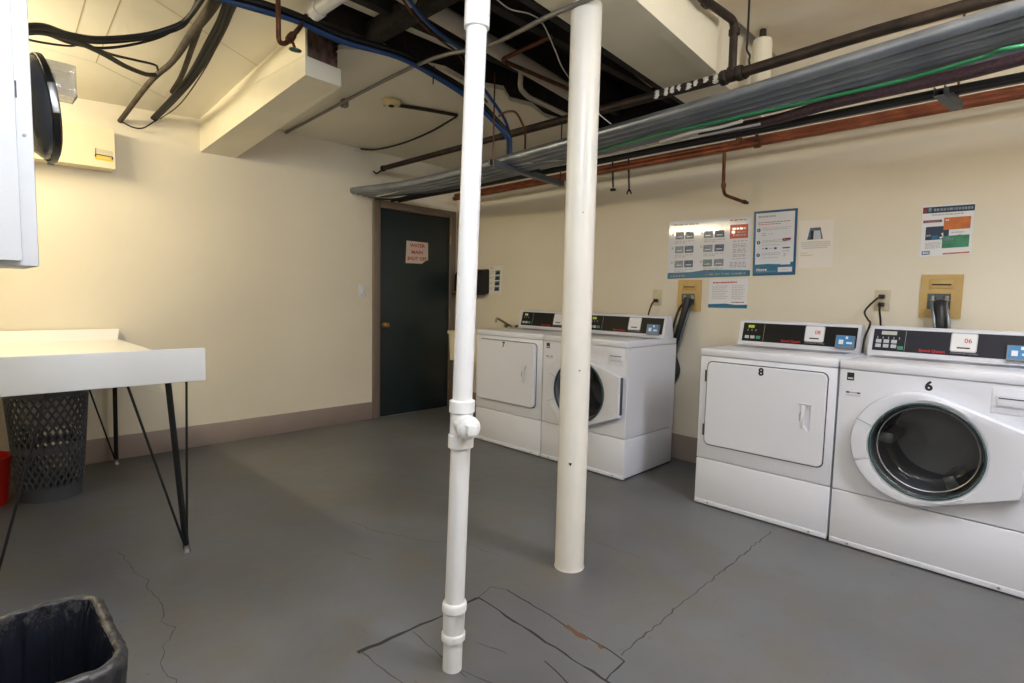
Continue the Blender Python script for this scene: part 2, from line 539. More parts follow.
# beams
b1 = MB()
b1.hexa([Vector(p) for p in ((1.44, 3.04, 2.437), (1.70, 3.13, 2.468), (1.70, YA, 2.317), (1.44, YA, 2.314),
                             (1.44, 3.04, 2.540), (1.70, 3.13, 2.565), (1.70, YA, 2.60), (1.44, YA, 2.60))])
b1.hexa([Vector(p) for p in ((1.44, 3.04, 2.541), (1.454, 3.045, 2.543), (1.454, YA, 2.601), (1.44, YA, 2.601),
                             (1.44, 3.04, 2.76), (1.454, 3.045, 2.76), (1.454, YA, 2.64), (1.44, YA, 2.64))])
struct(b1.build('trim_1', 'beam', smooth=False))
core = MB()
core.hexa([Vector(p) for p in ((1.456, 3.058, 2.535), (1.632, 3.115, 2.552), (1.632, 4.6, 2.55), (1.456, 4.6, 2.55), (1.456, 3.058, 2.80), (1.632, 3.115, 2.80), (1.632, 4.6, 2.58), (1.456, 4.6, 2.58))])
core.hexa([Vector(p) for p in ((1.638, 3.14, 2.53), (1.694, 3.16, 2.53), (1.694, 4.6, 2.55), (1.638, 4.6, 2.55), (1.638, 3.14, 2.82), (1.694, 3.16, 2.82), (1.694, 4.6, 2.6), (1.638, 4.6, 2.6))])
struct(core.build('trim_2', 'wood_brown', smooth=False))
b2 = MB()
b2.hexa([Vector(p) for p in ((XL, 1.19, 2.505), (XB, 1.556, 2.515), (XB, 1.862, 2.515), (XL, 1.51, 2.505),
                             (XL, 1.19, 3.1), (XB, 1.556, 3.1), (XB, 1.862, 3.1), (XL, 1.51, 3.1))])
yb = lambda x: 1.19+(x-XL)*(1.556-1.19)/(XB-XL)
b2.hexa([Vector((x, yb(x)-o, z)) for z in (2.507, 2.9) for x, o in ((1.0, .035), (3.03, .035), (3.05, -.02), (1.0, -.02))])
struct(b2.build('trim_3', 'beam', smooth=False))
b3 = MB()
b3.hexa([Vector(p) for p in ((1.2, 1.69, 2.53), (XB, 1.862, 2.53), (XB, 1.905, 2.53), (1.2, 1.73, 2.53),
                             (1.2, 1.69, 2.75), (XB, 1.862, 2.75), (XB, 1.905, 2.75), (1.2, 1.73, 2.75))])
struct(b3.build('trim_4', 'wood_dark', smooth=False))
struct(MB().box((1.2, 2.96, 2.72), (XB, 3.05, 2.95), .003).build('trim_5', 'wood_dark'))
struct(MB().box((1.2, 2.68, 2.76), (XB, 2.74, 3.0), .003).build('trim_6', 'wood_dark'))
struct(MB().box((1.2, 2.18, 2.74), (XB, 2.24, 3.0), .003).build('trim_7', 'wood_dark'))
struct(MB().box((1.76, 1.9, 2.695), (1.84, 3.42, 2.80), .003).build('trim_8', 'wood_dark'))
struct(MB().box((1.45, 2.79, 2.80), (2.35, 2.87, 2.83), .002).build('trim_9', 'ceil'))

struct(MB().box((3.99, 1.92, 2.56), (XB-.001, 2.95, 3.05)).build('added_dark_board', 'void', smooth=False))  # dark board added so the wall inside the ceiling void reads dark

# ------------------------------------------------------------------ door in the back wall
dr = bpy.data.objects.new('door_1', None); COL.objects.link(dr); dr.location = (3.47, YA, 0); struct(dr)
fr = MB()
fr.box((2.955, YA-.03, 0), (3.035, YA, 2.165), .006)
fr.box((3.915, YA-.03, 0), (3.995, YA, 2.165), .006)
fr.box((3.035, YA-.03, 2.092), (3.915, YA, 2.165), .006)
fr.build('door_frame', 'doorframe', dr)
lf = MB().box((3.037, YA-.012, .006), (3.913, YA-.001, 2.09), .003)
leaf = lf.build('door_leaf', 'door', dr)
kn = MB()
kz = at(381, 325, 1, YA)
kn.lathe([(.03, 0), (.03, .006), (.012, .01), (.012, .035), (.026, .042), (.03, .055), (.024, .068), (.0, .072)], (kz.x+.03, YA-.012, kz.z), (0, -1, 0), 20)
kn.build('door_knob', 'knob', dr)
hg = MB()
for z in (.25, 1.05, 1.85):
    hg.rod((3.913, YA-.033, z-.045), (3.913, YA-.033, z+.045), .006)
hg.build('hinge', 'knob', dr)

# flat printed sheet on a plane given by four corners (top-left, top-right, bottom-right, bottom-left)
class Sheet:
    def __init__(self, tl, tr, br, bl, normal, outline=None):
        self.c = [Vector(p) for p in (tl, tr, br, bl)]
        self.n = Vector(normal)
        self.mb = MB()
        self.mats = []
        self.outline = outline
    def P(self, u, v, off=0.0):
        a, b, c, d = self.c
        return (a*(1-u)+b*u)*(1-v) + (d*(1-u)+c*u)*v + self.n*off
    def mi(self, m):
        if m not in self.mats:
            self.mats.append(m)
        return self.mats.index(m)
    def base(self, m, t=.0016):
        poly = self.outline or [(0, 0), (1, 0), (1, 1), (0, 1)]
        k = len(poly)
        vs = [self.P(u, v, .0004) for u, v in poly] + [self.P(u, v, t) for u, v in poly]
        self.mb.add(vs, [tuple(range(k)), tuple(range(2*k-1, k-1, -1))] + [(i, k+i, k+(i+1) % k, (i+1) % k) for i in range(k)], self.mi(m))
        self.t = t
        return self
    def rect(self, u0, v0, u1, v1, m, lay=1):
        o = self.t + lay*.0005
        self.mb.add([self.P(u, v, o) for u, v in ((u0, v0), (u1, v0), (u1, v1), (u0, v1))], [(0, 1, 2, 3)], self.mi(m))
        return self
    def poly(self, pts, m, lay=1):
        o = self.t + lay*.0005
        self.mb.add([self.P(u, v, o) for u, v in pts], [tuple(range(len(pts)))], self.mi(m))
        return self
    def disc(self, u, v, ru, rv, m, lay=1, n=16):
        return self.poly([(u+ru*math.cos(2*PI*k/n), v+rv*math.sin(2*PI*k/n)) for k in range(n)], m, lay)
    def words(self, u0, u1, v, h, m, seed=0, lay=1, fill=1.0):
        """one line of print too small to read: word-long dashes"""
        rnd = random.Random(seed*91+int(v*1000))
        u = u0
        end = u0+(u1-u0)*fill
        while u < end-.004:
            w = min(rnd.uniform(.03, .085)*(1 if u1-u0 > .3 else .6), end-u)
            self.rect(u, v-h/2, u+w, v+h/2, m, lay)
            u += w+.012
        return self
    def text(self, s, u, v, h, m, lay=1, bold=0.0, wid=None):
        vs, fs = text_mesh(s, 1.0, bold)
        if not vs:
            return self
        W = (self.c[1]-self.c[0]).length
        H = (self.c[3]-self.c[0]).length
        xs = [p[0] for p in vs]
        ext = max(xs)-min(xs)
        kx = (wid/ext) if wid else h*H/W/.7
        ky = h/.7
        o = self.t + lay*.0005
        self.mb.add([self.P(u+p[0]*kx, v-p[1]*ky, o) for p in vs], fs, self.mi(m))
        return self
    def build(self, name, parent=None, local=False):
        return self.mb.build(name, self.mats, parent, local, smooth=False)

NB, NA = (-1, 0, 0), (0, -1, 0)
def wallB(px, d=0.0):
    return [at(x, y, 0, XB-.0005-d) for x, y in px]

sg = Sheet(*[at(x, y, 1, YA-.0125) for x, y in ((406.5, 240.5), (428, 242.5), (428, 264), (405.5, 263))], NA,
           outline=[(0, 0), (1, .02), (1, .82), (.86, .88), (.72, 1), (0, 1)])
sg.base('sign_paper')
sg.text('WATER', .5, .2, .15, 'red_print', bold=.03, wid=.70).text('MAIN', .5, .5, .15, 'red_print', bold=.03, wid=.52).text('SHUT OFF', .5, .79, .15, 'red_print', bold=.03, wid=.86)
tag(sg.build('paper_sign'), 'torn paper sign with red letters WATER MAIN SHUT OFF taped to the dark door', 'sign')

# ------------------------------------------------------------------ laundry machines
W_M, D_M, X_M = .750, .66, 3.222
def rect_hit(cx, cz, ang, x0, x1, z0, z1):
    dx, dz = math.cos(ang), math.sin(ang)
    t = 1e9
    if dx > 1e-9: t = min(t, (x1-cx)/dx)
    if dx < -1e-9: t = min(t, (x0-cx)/dx)
    if dz > 1e-9: t = min(t, (z1-cz)/dz)
    if dz < -1e-9: t = min(t, (z0-cz)/dz)
    return cx+dx*t, cz+dz*t
def poly_hit(cx, cz, ang, poly):
    dx, dz = math.cos(ang), math.sin(ang)
    best = None
    for i in range(len(poly)):
        ax, az = poly[i]; bx, bz = poly[(i+1) % len(poly)]
        ex, ez = bx-ax, bz-az
        den = dx*ez-dz*ex
        if abs(den) < 1e-12: continue
        t = ((ax-cx)*ez-(az-cz)*ex)/den
        s = ((ax-cx)*dz-(az-cz)*dx)/den
        if t > 0 and -1e-6 <= s <= 1+1e-6 and (best is None or t > best):
            best = t
    return cx+dx*best, cz+dz*best

C0, C1 = (.510, .978), (.548, 1.122)     # console face: (depth, height) at its foot and its head
def cface(u, t, off=0.0):
    v = C0[0]+(C1[0]-C0[0])*t; z = C0[1]+(C1[1]-C0[1])*t
    L = math.hypot(C1[0]-C0[0], C1[1]-C0[1])
    return Vector((u, v-off*(C1[1]-C0[1])/L, z+off*(C1[0]-C0[0])/L))
def cbox(mb, u0, u1, t0, t1, o0, o1, mi=0):
    c = [cface(u0, t0, o0), cface(u1, t0, o0), cface(u1, t0, o1), cface(u0, t0, o1),
         cface(u0, t1, o0), cface(u1, t1, o0), cface(u1, t1, o1), cface(u0, t1, o1)]
    return mb.hexa(c, mi)

def base_machine(y_left, label, cat, kind, group):
    w = W_M
    t = thing(kind, label, cat, (X_M, y_left, 0), -PI/2, group)
    # the foot, the kick panel and the upper cabinet
    MB().box((.012, .03, .0), (w-.012, D_M, .014)).build('plinth', 'grey_gap', t, True)
    k = MB()
    k.box((.002, 0, .014), (w-.002, D_M, .288), .006)
    k.box((.004, -.004, .008), (w-.004, .02, .034), .004)
    kick = k.build('kick_panel', 'white', t, True)
    for u in (.09, w-.09):
        MB().lathe([(.0, -.0055), (.006, -.0055), (.006, .0)], (u, -.001, .022), (0, 1, 0), 10).build('screw', 'steel', kick, True)
    # top lid with a slight overhang
    MB().box((0, -.006, .921), (w, D_M, .966), .008).build('top_lid', 'white', t, True)
    # console
    cs = MB()
    prof = [(.498, .966), (.503, .974), C0, C1, (.556, 1.130), (.61, 1.130), (.628, 1.116), (.655, .966)]
    for (u0, u1) in ((.012 if cat == 'dryer' else -.002, w-.028),):
        cs.loft([[Vector((u0, p[0], p[1])) for p in prof], [Vector((u1, p[0], p[1])) for p in prof]], cap0=True, cap1=True)
    con = cs.build('console', 'white2', t, True, angle=25)
    # dull recessed top plate in front of the console
    MB().box((.05, .33, .966), (w-.06, .485, .9685), .001).build('top_plate', 'steel', t, True)
    return t, con

def console_face(con, machine, num=None, led=False):
    w = W_M
    sh = -.028 if machine == 'bright' else 0.0
    pb = MB(); cbox(pb, .036+sh*.6, w-.046, .10, .93, .0, .003)
    pan = pb.build('display_panel', 'panel' if machine == 'bright' else 'blackg', con, True)
    fr_ = MB()
    cbox(fr_, .172+sh*.0, .1735+sh*.0, .14, .88, .003, .0042)
    fr_.build('module_divider', 'grey_print', pan, True)
    if led:
        vs, fs = text_mesh('000', .026, .0006)
        tm = MB(); tm.add([cface(.088+p[0], .76+p[1]*6.6, .0042) for p in vs], fs); tm.build('led_digits', 'led', pan, True)
        bt = [(.055+.036*i, .22, 'green_button' if i == 2 else 'button') for i in range(3)]
    else:
        dm = MB(); cbox(dm, .085+sh, .158+sh, .72, .86, .003, .0045); dm.build('display_strip', 'led_off', pan, True)
        bt = [(.062+sh+.037*i, tt, 'button') for i in range(3) for tt in (.22, .40)] + [(.168+sh, .17, 'green_button')]
    for (u, tt, mm) in bt:
        bb = MB(); cbox(bb, u, u+.026, tt, tt+.13, .003, .007); bb.build('button', mm, pan, True)
    for i in range(5 if not led else 3):
        dots = MB(); cbox(dots, .066+sh+.026*i, .070+sh+.026*i, .56, .64, .003, .0044)
        dots.build('indicator_mark', 'grey_print', pan, True)
    vs, fs = text_mesh('Speed Queen', .021, .0004)
    tm = MB(); tm.add([cface(.343+sh*1.7+p[0], .20+p[1]*6.6, .0042) for p in vs], fs); tm.build('maker_name', 'red_print', pan, True)
    vs, fs = text_mesh('Commercial Laundry', .0135)
    tm = MB(); tm.add([cface(.480+sh*1.7+p[0], .195+p[1]*6.6, .0042) for p in vs], fs); tm.build('maker_line', 'grey_print', pan, True)
    # machine number sticker (its code square left out)
    u0, u1, t0, t1 = .420+sh*1.7, .530+sh*1.7, .24, .92
    poly = rrect(u0, u1, t0*.151, t1*.151, .010, 4)
    st = MB()
    st.loft([[cface(u, z/.151, .003) for u, z in poly], [cface(u, z/.151, .0048) for u, z in poly]], cap0=True, cap1=True)
    st.loft([[cface((u0+u1)/2+(u-(u0+u1)/2)*.92, (t0+t1)/2+(z/.151-(t0+t1)/2)*.90, .0046) for u, z in poly],
             [cface((u0+u1)/2+(u-(u0+u1)/2)*.92, (t0+t1)/2+(z/.151-(t0+t1)/2)*.90, .0053) for u, z in poly]], mi=3, cap0=True, cap1=True)
    cbox(st, u0+.028, u1-.028, .36, .41, .0053, .0058, 1)
    if num:
        vs, fs = text_mesh(num, .034, .0004)
        st.add([cface(u0+.072+p[0]*.95, .64+p[1]*6.6, .0058) for p in vs], fs, 2)
    st.build('number_sticker', ['button', 'black_print', 'red_print', 'paper'], pan, True, smooth=False)
    rd = MB(); cbox(rd, .600, .698, .05, .56, .002, .026)
    reader = rd.build('card_reader', 'reader_grey', con, True)
    rl = MB(); cbox(rl, .606, .692, .12, .54, .026, .0275); cbox(rl, .618, .642, .20, .38, .0275, .0285, 1); cbox(rl, .652, .664, .42, .52, .0275, .0285, 1); cbox(rl, .658, .688, .22, .30, .0275, .0283, 1)
    rl.build('reader_label', ['reader_blue', 'paper'], reader, True, smooth=False)

def dig(parent, s, u, z, size, y=-.0006, m='black_print'):
    vs, fs = text_mesh(s, size)
    mb = MB()
    d = size*.045
    for k, (a, b) in enumerate(((0, 0), (d, 0), (-d, 0), (0, d), (0, -d), (d*.7, d*.7), (-d*.7, d*.7), (d*.7, -d*.7), (-d*.7, -d*.7))):
        mb.add([Vector((u+p[0]+a, y-k*.00003, z+p[1]+b)) for p in vs], fs)
    mb.build('number_decal', m, parent, True, smooth=False)

def dryer(y_left, label, num, sticker, thick, group, led=True):
    w = W_M
    t, con = base_machine(y_left, label, 'dryer', 'dryer', group)
    MB().box((.002, 0, .292), (w-.002, D_M, .920), .006).build('cabinet', 'white', t, True)
    g = MB()
    o1 = rrect(.044, .708, .378, .892, .034)
    g.loft([[Vector((u, .004, z)) for u, z in o1], [Vector((u, -.0012, z)) for u, z in o1]], cap0=True, cap1=True)
    g.build('door_seal', 'grey_gap', t, True)
    d = MB()
    def ring(ins, y):
        return [Vector((u, y, z)) for u, z in rrect(.050+ins, .702-ins, .384+ins, .886-ins, .030-ins*.5)]
    d.loft([ring(0, -.001), ring(0, -thick+.004), ring(.005, -thick)], cap0=True)
    # front skin with a rectangular handle recess
    hx0, hx1, hz0, hz1 = .574, .634, .566, .712
    yf = -thick
    fr = ring(.005, yf)
    hc = ((hx0+hx1)/2, (hz0+hz1)/2)
    hits = [rect_hit(hc[0], hc[1], math.atan2(p.z-hc[1], p.x-hc[0]), hx0, hx1, hz0, hz1) for p in fr]
    inner = [Vector((q[0], yf, q[1])) for q in hits]
    deep = [Vector((hc[0]+(p.x-hc[0])*.86, yf+min(.010, thick*.8), hc[1]+(p.z-hc[1])*.93)) for p in inner]
    d.loft([fr, inner, deep], cap1=True)
    door = d.build('door', 'white', t, True, angle=30)
    h = MB().box((hx0+.012, yf-.004, hz0+.012), (hx0+.030, yf+.006, hz1-.010), .003)
    h.box((hx0-.004, yf-.003, hz1-.006), (hx1+.004, yf+.003, hz1+.004), .001)
    h.build('handle', 'white2', door, True)
    for z in (.47, .80):
        MB().box((.036, -.010, z-.035), (.048, -.001, z+.035), .002).build('hinge', 'grey_gap' if thick < .02 else 'steel', door, True)
    if num:
        dig(door, num, .366, .857, .058, yf-.0006)
    console_face(con, 'dryer', sticker, led)
    return t

def washer(y_left, label, num, sticker, bright, group, led=False):
    w = W_M
    t, con = base_machine(y_left, label, 'washer', 'washer', group)
    cx, cz, N = .385, .578, 96
    b = MB()
    rim = [rect_hit(cx, cz, 2*PI*k/N, .002, w-.002, .292, .920) for k in range(N)]
    # exact corners so that the front panel meets the sides
    for cxn, czn in ((.002, .292), (w-.002, .292), (.002, .920), (w-.002, .920)):
        i = min(range(N), key=lambda k: (rim[k][0]-cxn)**2+(rim[k][1]-czn)**2)
        rim[i] = (cxn, czn)
    circ = [(cx+.236*math.cos(2*PI*k/N), cz+.236*math.sin(2*PI*k/N)) for k in range(N)]
    b.loft([[Vector((u, D_M, z)) for u, z in rim], [Vector((u, 0.004, z)) for u, z in rim],
            [Vector((.373+(u-.373)*.99, 0, .606+(z-.606)*.99)) for u, z in rim],
            [Vector((u, 0, z)) for u, z in circ], [Vector((u, .03, z)) for u, z in circ]], cap0=True)
    b.build('cabinet', 'white', t, True)
    # drum and its back
    dm = MB().lathe([(.234, .02), (.228, .12), (.222, .36), (.20, .40), (.10, .41), (.0, .405)], (cx, 0, cz), (0, 1, 0), 48)
    for k in range(3):
        a = 2*PI*k/3+.5
        dm.box((-.03, .10, -.225), (.03, .36, -.15), .02, mp=lambda p, a=a: Vector((cx+p.x*math.cos(a)-p.z*math.sin(a), p.y, cz+p.x*math.sin(a)+p.z*math.cos(a))))
    dm.build('drum', 'drum', t, True)
    # door: round on the latch side, drawn out to a straight hinge edge on the right
    R, ox = .268, .345
    ex, e0, e1 = .736, .440, .722
    out = []
    pts = [(ex, e0), (ex, e1)]
    arc = [(ox+R*math.cos(a), .577+R*math.sin(a)) for a in [math.radians(q) for q in range(72, 289, 4)]]
    poly = pts+arc
    outl = [poly_hit(cx, cz, 2*PI*k/N, poly) for k in range(N)]
    d = MB()
    def ring(s, y):
        return [Vector((cx+(u-cx)*s, y, cz+(z-cz)*s)) for u, z in outl]
    def cir(r, y):
        return [Vector((cx+r*math.cos(2*PI*k/N), y, cz+r*math.sin(2*PI*k/N))) for k in range(N)]
    d.loft([ring(.985, -.004), ring(1.0, -.012), ring(1.0, -.034), ring(.975, -.046), cir(.238, -.050), cir(.224, -.044), cir(.222, -.030), cir(.222, -.004)])
    door = d.build('door', 'white', t, True, angle=32)
    # latch-side hand grip: two fine seams and a shallow raised pad
    for sgn in (1, -1):
        a = PI - sgn*.36
        p0, p1 = (cx+.232*math.cos(a), cz+.232*math.sin(a)), poly_hit(cx, cz, a, poly)
        p1 = (cx+(p1[0]-cx)*.99, cz+(p1[1]-cz)*.99)
        g = MB().tube([Vector((p0[0], -.050, p0[1])), Vector((p1[0], -.046, p1[1]))], .0018, 6)
        g.build('grip_seam', 'grey_print', door, True)
    gp = MB()
    for k in range(1):
        A = [PI-.33+.66*i/10 for i in range(11)]
        inner = [Vector((cx+.236*math.cos(a), -.0505, cz+.236*math.sin(a))) for a in A]
        mid = []
        for a in A:
            q = poly_hit(cx, cz, a, poly)
            mid.append(Vector((cx+(q[0]-cx)*.965, -.0515, cz+(q[1]-cz)*.965)))
        gp.loft([inner, mid], closed=False)
    gp.build('grip_pad', 'white2', door, True)
    sl = MB().box((ex-.004, -.036, e0+.02), (ex+.004, -.012, e1-.005), .001)
    sl.build('hinge_strip', 'grey_gap', door, True)
    MB().lathe([(.2225, -.046), (.2245, -.053), (.220, -.056), (.2155, -.053), (.213, -.044)], (cx, 0, cz), (0, 1, 0), 72).build('glass_rim', 'teal', door, True)
    gl = MB().lathe([(.222, -.046), (.212, -.047), (.205, -.040), (.196, .010), (.180, .060), (.168, .075), (.150, .078), (.08, .070), (.0, .064)], (cx, 0, cz), (0, 1, 0), 72)
    gl.lathe([(.1985, -.006), (.195, -.004), (.1965, .003)], (cx, 0, cz), (0, 1, 0), 72, mi=1)
    gl.build('glass_bowl', ['glass', 'drum'], door, True, angle=60)
    # detergent drawer front with finger pull
    q = MB().box((.600, -.003, .790), (.733, .004, .905), .003)
    dr_ = q.build('detergent_drawer', 'white', t, True)
    MB().box((.618, -.009, .822), (.722, -.003, .868), .004).build('finger_pull', 'white2', dr_, True)
    MB().box((.624, -.0098, .856), (.716, -.0088, .861)).build('pull_slot', 'grey_gap', dr_, True)
    es = MB().box((.036, -.0012, .865), (.068, .002, .905), mi=0).box((.040, -.0018, .872), (.064, -.0012, .880), mi=1)
    es.build('efficiency_sticker', ['black_print', 'button'], t, True, smooth=False)
    ls = MB().box((.036, -.0012, .800), (.052, .002, .808), mi=0).box((.054, -.001, .801), (.082, .002, .807), mi=1).box((.084, -.0012, .800), (.100, .002, .808), mi=0).box((.036, -.001, .786), (.100, .002, .794), mi=2)
    ls.build('model_sticker', ['blue_print', 'grey_print', 'button'], t, True, smooth=False)
    if num:
        dig(t, num, .375, .876, .060)
    console_face(con, 'bright' if bright else 'washer', sticker, led)
    return t

G1 = 'coin laundry machines along the right wall'
dryer(1.540, 'white front-loading dryer numbered 8, square door shut, beside the washer numbered 6', '8', '08', .012, 'dryers along the right wall')
W_M = .772
w6 = washer(.784, 'white front-loading washer numbered 6, round dark glass door, rightmost machine', '6', '06', True, 'washers along the right wall')
w6.location.x = 3.214
w6.rotation_euler.z = -PI/2-.024
W_M = .765
dryer(3.585, 'white dryer numbered 7 seen between the two white posts, nearest the dark door', '7', None, .034, 'dryers along the right wall')
washer(2.818, 'white washer partly hidden behind the thick white column, right of the dryer numbered 7', None, None, False, 'washers along the right wall', led=True)

# ------------------------------------------------------------------ standpipe with cleanout, and the thick column
pb, pt = Vector((1.147, 1.371, 0)), Vector((1.222, 1.371, 2.50))
def pp(z):
    return pb.lerp(pt, z/2.50)
pipe = thing('drain_standpipe', 'thin white plastic standpipe with a capped cleanout tee, in front of the dryer numbered 7', 'pipe', pb)
axp = (pt-pb).normalized()
MB().tube([pp(0), pp(2.502)], .0325, 28).build('pipe', 'pvc', pipe)
def collar(z0, z1, r, name, extra=.004):
    L = (z1-z0)
    MB().lathe([(.0325, 0), (r, .004), (r, L-.004), (.0325, L)], pp(z0), axp, 28).build(name, 'pvc', pipe)
collar(2.085, 2.2, .040, 'coupling')
collar(.868, .912, .042, 'coupling')
collar(.752, .80, .042, 'coupling')
hub = MB().lathe([(.033, .10), (.040, .105), (.040, .125), (.036, .13), (.037, .20), (.041, .205), (.041, .225), (.038, .232), (.033, .235)], pp(0), axp, 28)
hub.build('hub', 'pvc', pipe)
tz = pp(.834)
CDIR = Vector((-.36, -.933, -.02)).normalized()
CSID = CDIR.cross(Vector((0, 0, 1))).normalized()
te = MB().lathe([(.0375, -.07), (.0375, .07)], tz, axp, 28)
te.lathe([(.034, .0), (.034, .045), (.0385, .047), (.0385, .072), (.030, .074)], tz, CDIR, 26)
te.build('cleanout_tee', 'pvc', pipe)
cp = MB().lathe([(.031, .070), (.034, .074), (.034, .082), (.027, .086)], tz, CDIR, 24, cap1=True)
cpb = cp.build('cleanout_cap', 'pvc', pipe)
MB().box((-.017, .082, -.017), (.017, .108, .017), .003, mp=lambda p: tz+CSID*p.x+CDIR*p.y+Vector((0, 0, p.z))).build('square_lug', 'pvc', cpb)

co = thing('support_column', 'thick round white painted column standing in front of the washer behind it', 'column', (1.998, 1.55, 0))
sh_ = MB().lathe([(.068, 0), (.067, .02), (.067, 1.2), (.067, 2.508)], (1.998, 1.55, 0), (0, 0, 1), 40, cap0=True, cap1=True)
for a_, z_, w_, h_ in ((-2.62, .505, .008, .014), (-2.2, .93, .005, .006), (-2.3, 1.62, .004, .005)):
    sh_.add([(1.998+.0676*math.cos(a_+q/.067), 1.55+.0676*math.sin(a_+q/.067), z_+r) for q, r in ((-w_, h_*.5), (w_, h_*.45), (w_*.2, -h_*.6), (-w_*.5, -h_*.2))], [(0, 1, 2, 3)], 1)
sh_.build('shaft', ['column', 'black_print'], co)
MB().lathe([(.0675, 0), (.0700, .0005), (.0700, .003), (.0672, .008)], (1.998, 1.55, 0), (0, 0, 1), 40).build('base_ring', 'column', co)

# ------------------------------------------------------------------ folding table with legs
tx0, tx1, ty0, ty1, tz0 = -.02, .865, 2.90, 4.826, .885
tb = thing('folding_table', 'white laundry folding table with thin black steel legs against the back wall', 'table', ((tx0+tx1)/2, (ty0+ty1)/2, 0))
MB().box((tx0, ty0+.016, tz0-.028), (tx1, ty1, tz0), .004).build('tabletop', 'laminate', tb)
MB().box((tx0, ty0-.004, .818), (tx1, ty0+.016, .974), .005).build('front_lip', 'laminate', tb)
bs = MB()
bs.hexa([Vector(p) for p in ((tx0, ty1-.07, tz0), (tx1-.012, ty1-.07, tz0), (tx1-.012, ty1-.002, tz0), (tx0, ty1-.002, tz0),
                             (tx0, ty1-.02, .957), (tx1+.008, ty1-.02, .957), (tx1+.008, ty1-.002, .957), (tx0, ty1-.002, .957))])
bs.build('backsplash', 'laminate', tb)
def leg(fx, fy, side, back):
    L = thing_part = MB()
    # flat bar and two thin braces meeting at the foot
    ft = fy+(.045 if not back else 0)
    top = Vector((fx-side*.05 if not back else fx+.01, ft, tz0-.03))
    L.tube([top, Vector((fx, fy, .014))], .0135, 4)
    L.tube([Vector((fx-side*.215, ft, tz0-.03)), Vector((fx-side*.006, fy, .03))], .0055, 8)
    L.tube([Vector((fx+side*(.036 if not back else .0), ft+(.02 if not back else -.12), tz0-.03)), Vector((fx+side*.004, fy+.006, .03))], .0055, 8)
    o = L.build('leg', 'leg', tb)
    MB().lathe([(.018, 0), (.018, .010), (.012, .018), (.012, .035)], (fx, fy, 0), (0, 0, 1), 14, cap0=True, cap1=True).build('foot', 'steel', o)
leg(.762, 2.890, 1, False); leg(.075, 2.900, -1, False); leg(.81, 4.70, 1, True); leg(.05, 4.70, -1, True)

# ------------------------------------------------------------------ basket, cloth, red bucket, bin
bc = Vector((.405, 4.25, 0))
BH = .66
bk = thing('laundry_basket', 'tall grey plastic lattice laundry basket under the white table', 'basket', bc)
br = lambda z: .150+.048*z/.70
bm_ = MB()
NS = 30
for fam in (1, -1):
    for k in range(NS):
        a0 = 2*PI*k/NS
        pts = []
        for j in range(19):
            z = .07+(.70-.13)*j/18
            a = a0+fam*1.75*j/18
            pts.append(bc+Vector((br(z)*math.cos(a), br(z)*math.sin(a), z)))
        bm_.tube(pts, .0062, 5, caps=False)
bm_.build('lattice_wall', 'basket', bk)
MB().lathe([(.0, .004), (.145, .004), (.153, .0), (br(.09)+.004, .085), (br(.09)-.004, .088), (.143, .012), (.0, .012)], bc, (0, 0, 1), 48).build('base', 'basket', bk)
rimm = MB().lathe([(br(.62)-.004, .615), (br(.62)+.005, .615), (br(.69)+.006, .685), (br(.69)+.014, .69), (br(.69)+.012, .702), (br(.69)-.006, .70), (br(.62)-.004, .62)], bc, (0, 0, 1), 48)
rimm.build('rim', 'basket', bk)
MB().lathe([(br(.3)+.003, .285), (br(.3)+.003, .325), (br(.3)-.005, .325), (br(.3)-.005, .285), (br(.3)+.003, .285)], bc, (0, 0, 1), 48).build('band', 'basket', bk)
clo = MB()
rnd = random.Random(3)
loops = []
for i, (r, z) in enumerate(((.02, .42), (.10, .425), (.135, .45), (.15, .50), (.14, .55), (.10, .58), (.05, .59), (.01, .585))):
    loops.append([bc+Vector(((r+rnd.uniform(-.008, .008))*math.cos(2*PI*k/26), (r+rnd.uniform(-.008, .008))*math.sin(2*PI*k/26), z+rnd.uniform(-.014, .014))) for k in range(26)])
clo.loft(loops, cap0=True, cap1=True)
tag(clo.build('crumpled_cloth', 'cloth', angle=80), 'pale crumpled cloth inside the grey lattice basket under the table', 'cloth')

rc = Vector((.11, 4.28, 0))
rb = thing('red_bucket', 'red plastic bucket on the floor left of the lattice basket, cut by the photo edge', 'bucket', rc)
MB().lathe([(.0, .006), (.10, .006), (.104, .0), (.128, .27), (.124, .27), (.100, .014), (.0, .012)], rc, (0, 0, 1), 40).build('body', 'red_plastic', rb)
MB().lathe([(.127, .258), (.136, .260), (.136, .278), (.124, .280), (.124, .262)], rc, (0, 0, 1), 40).build('rim', 'red_plastic', rb)

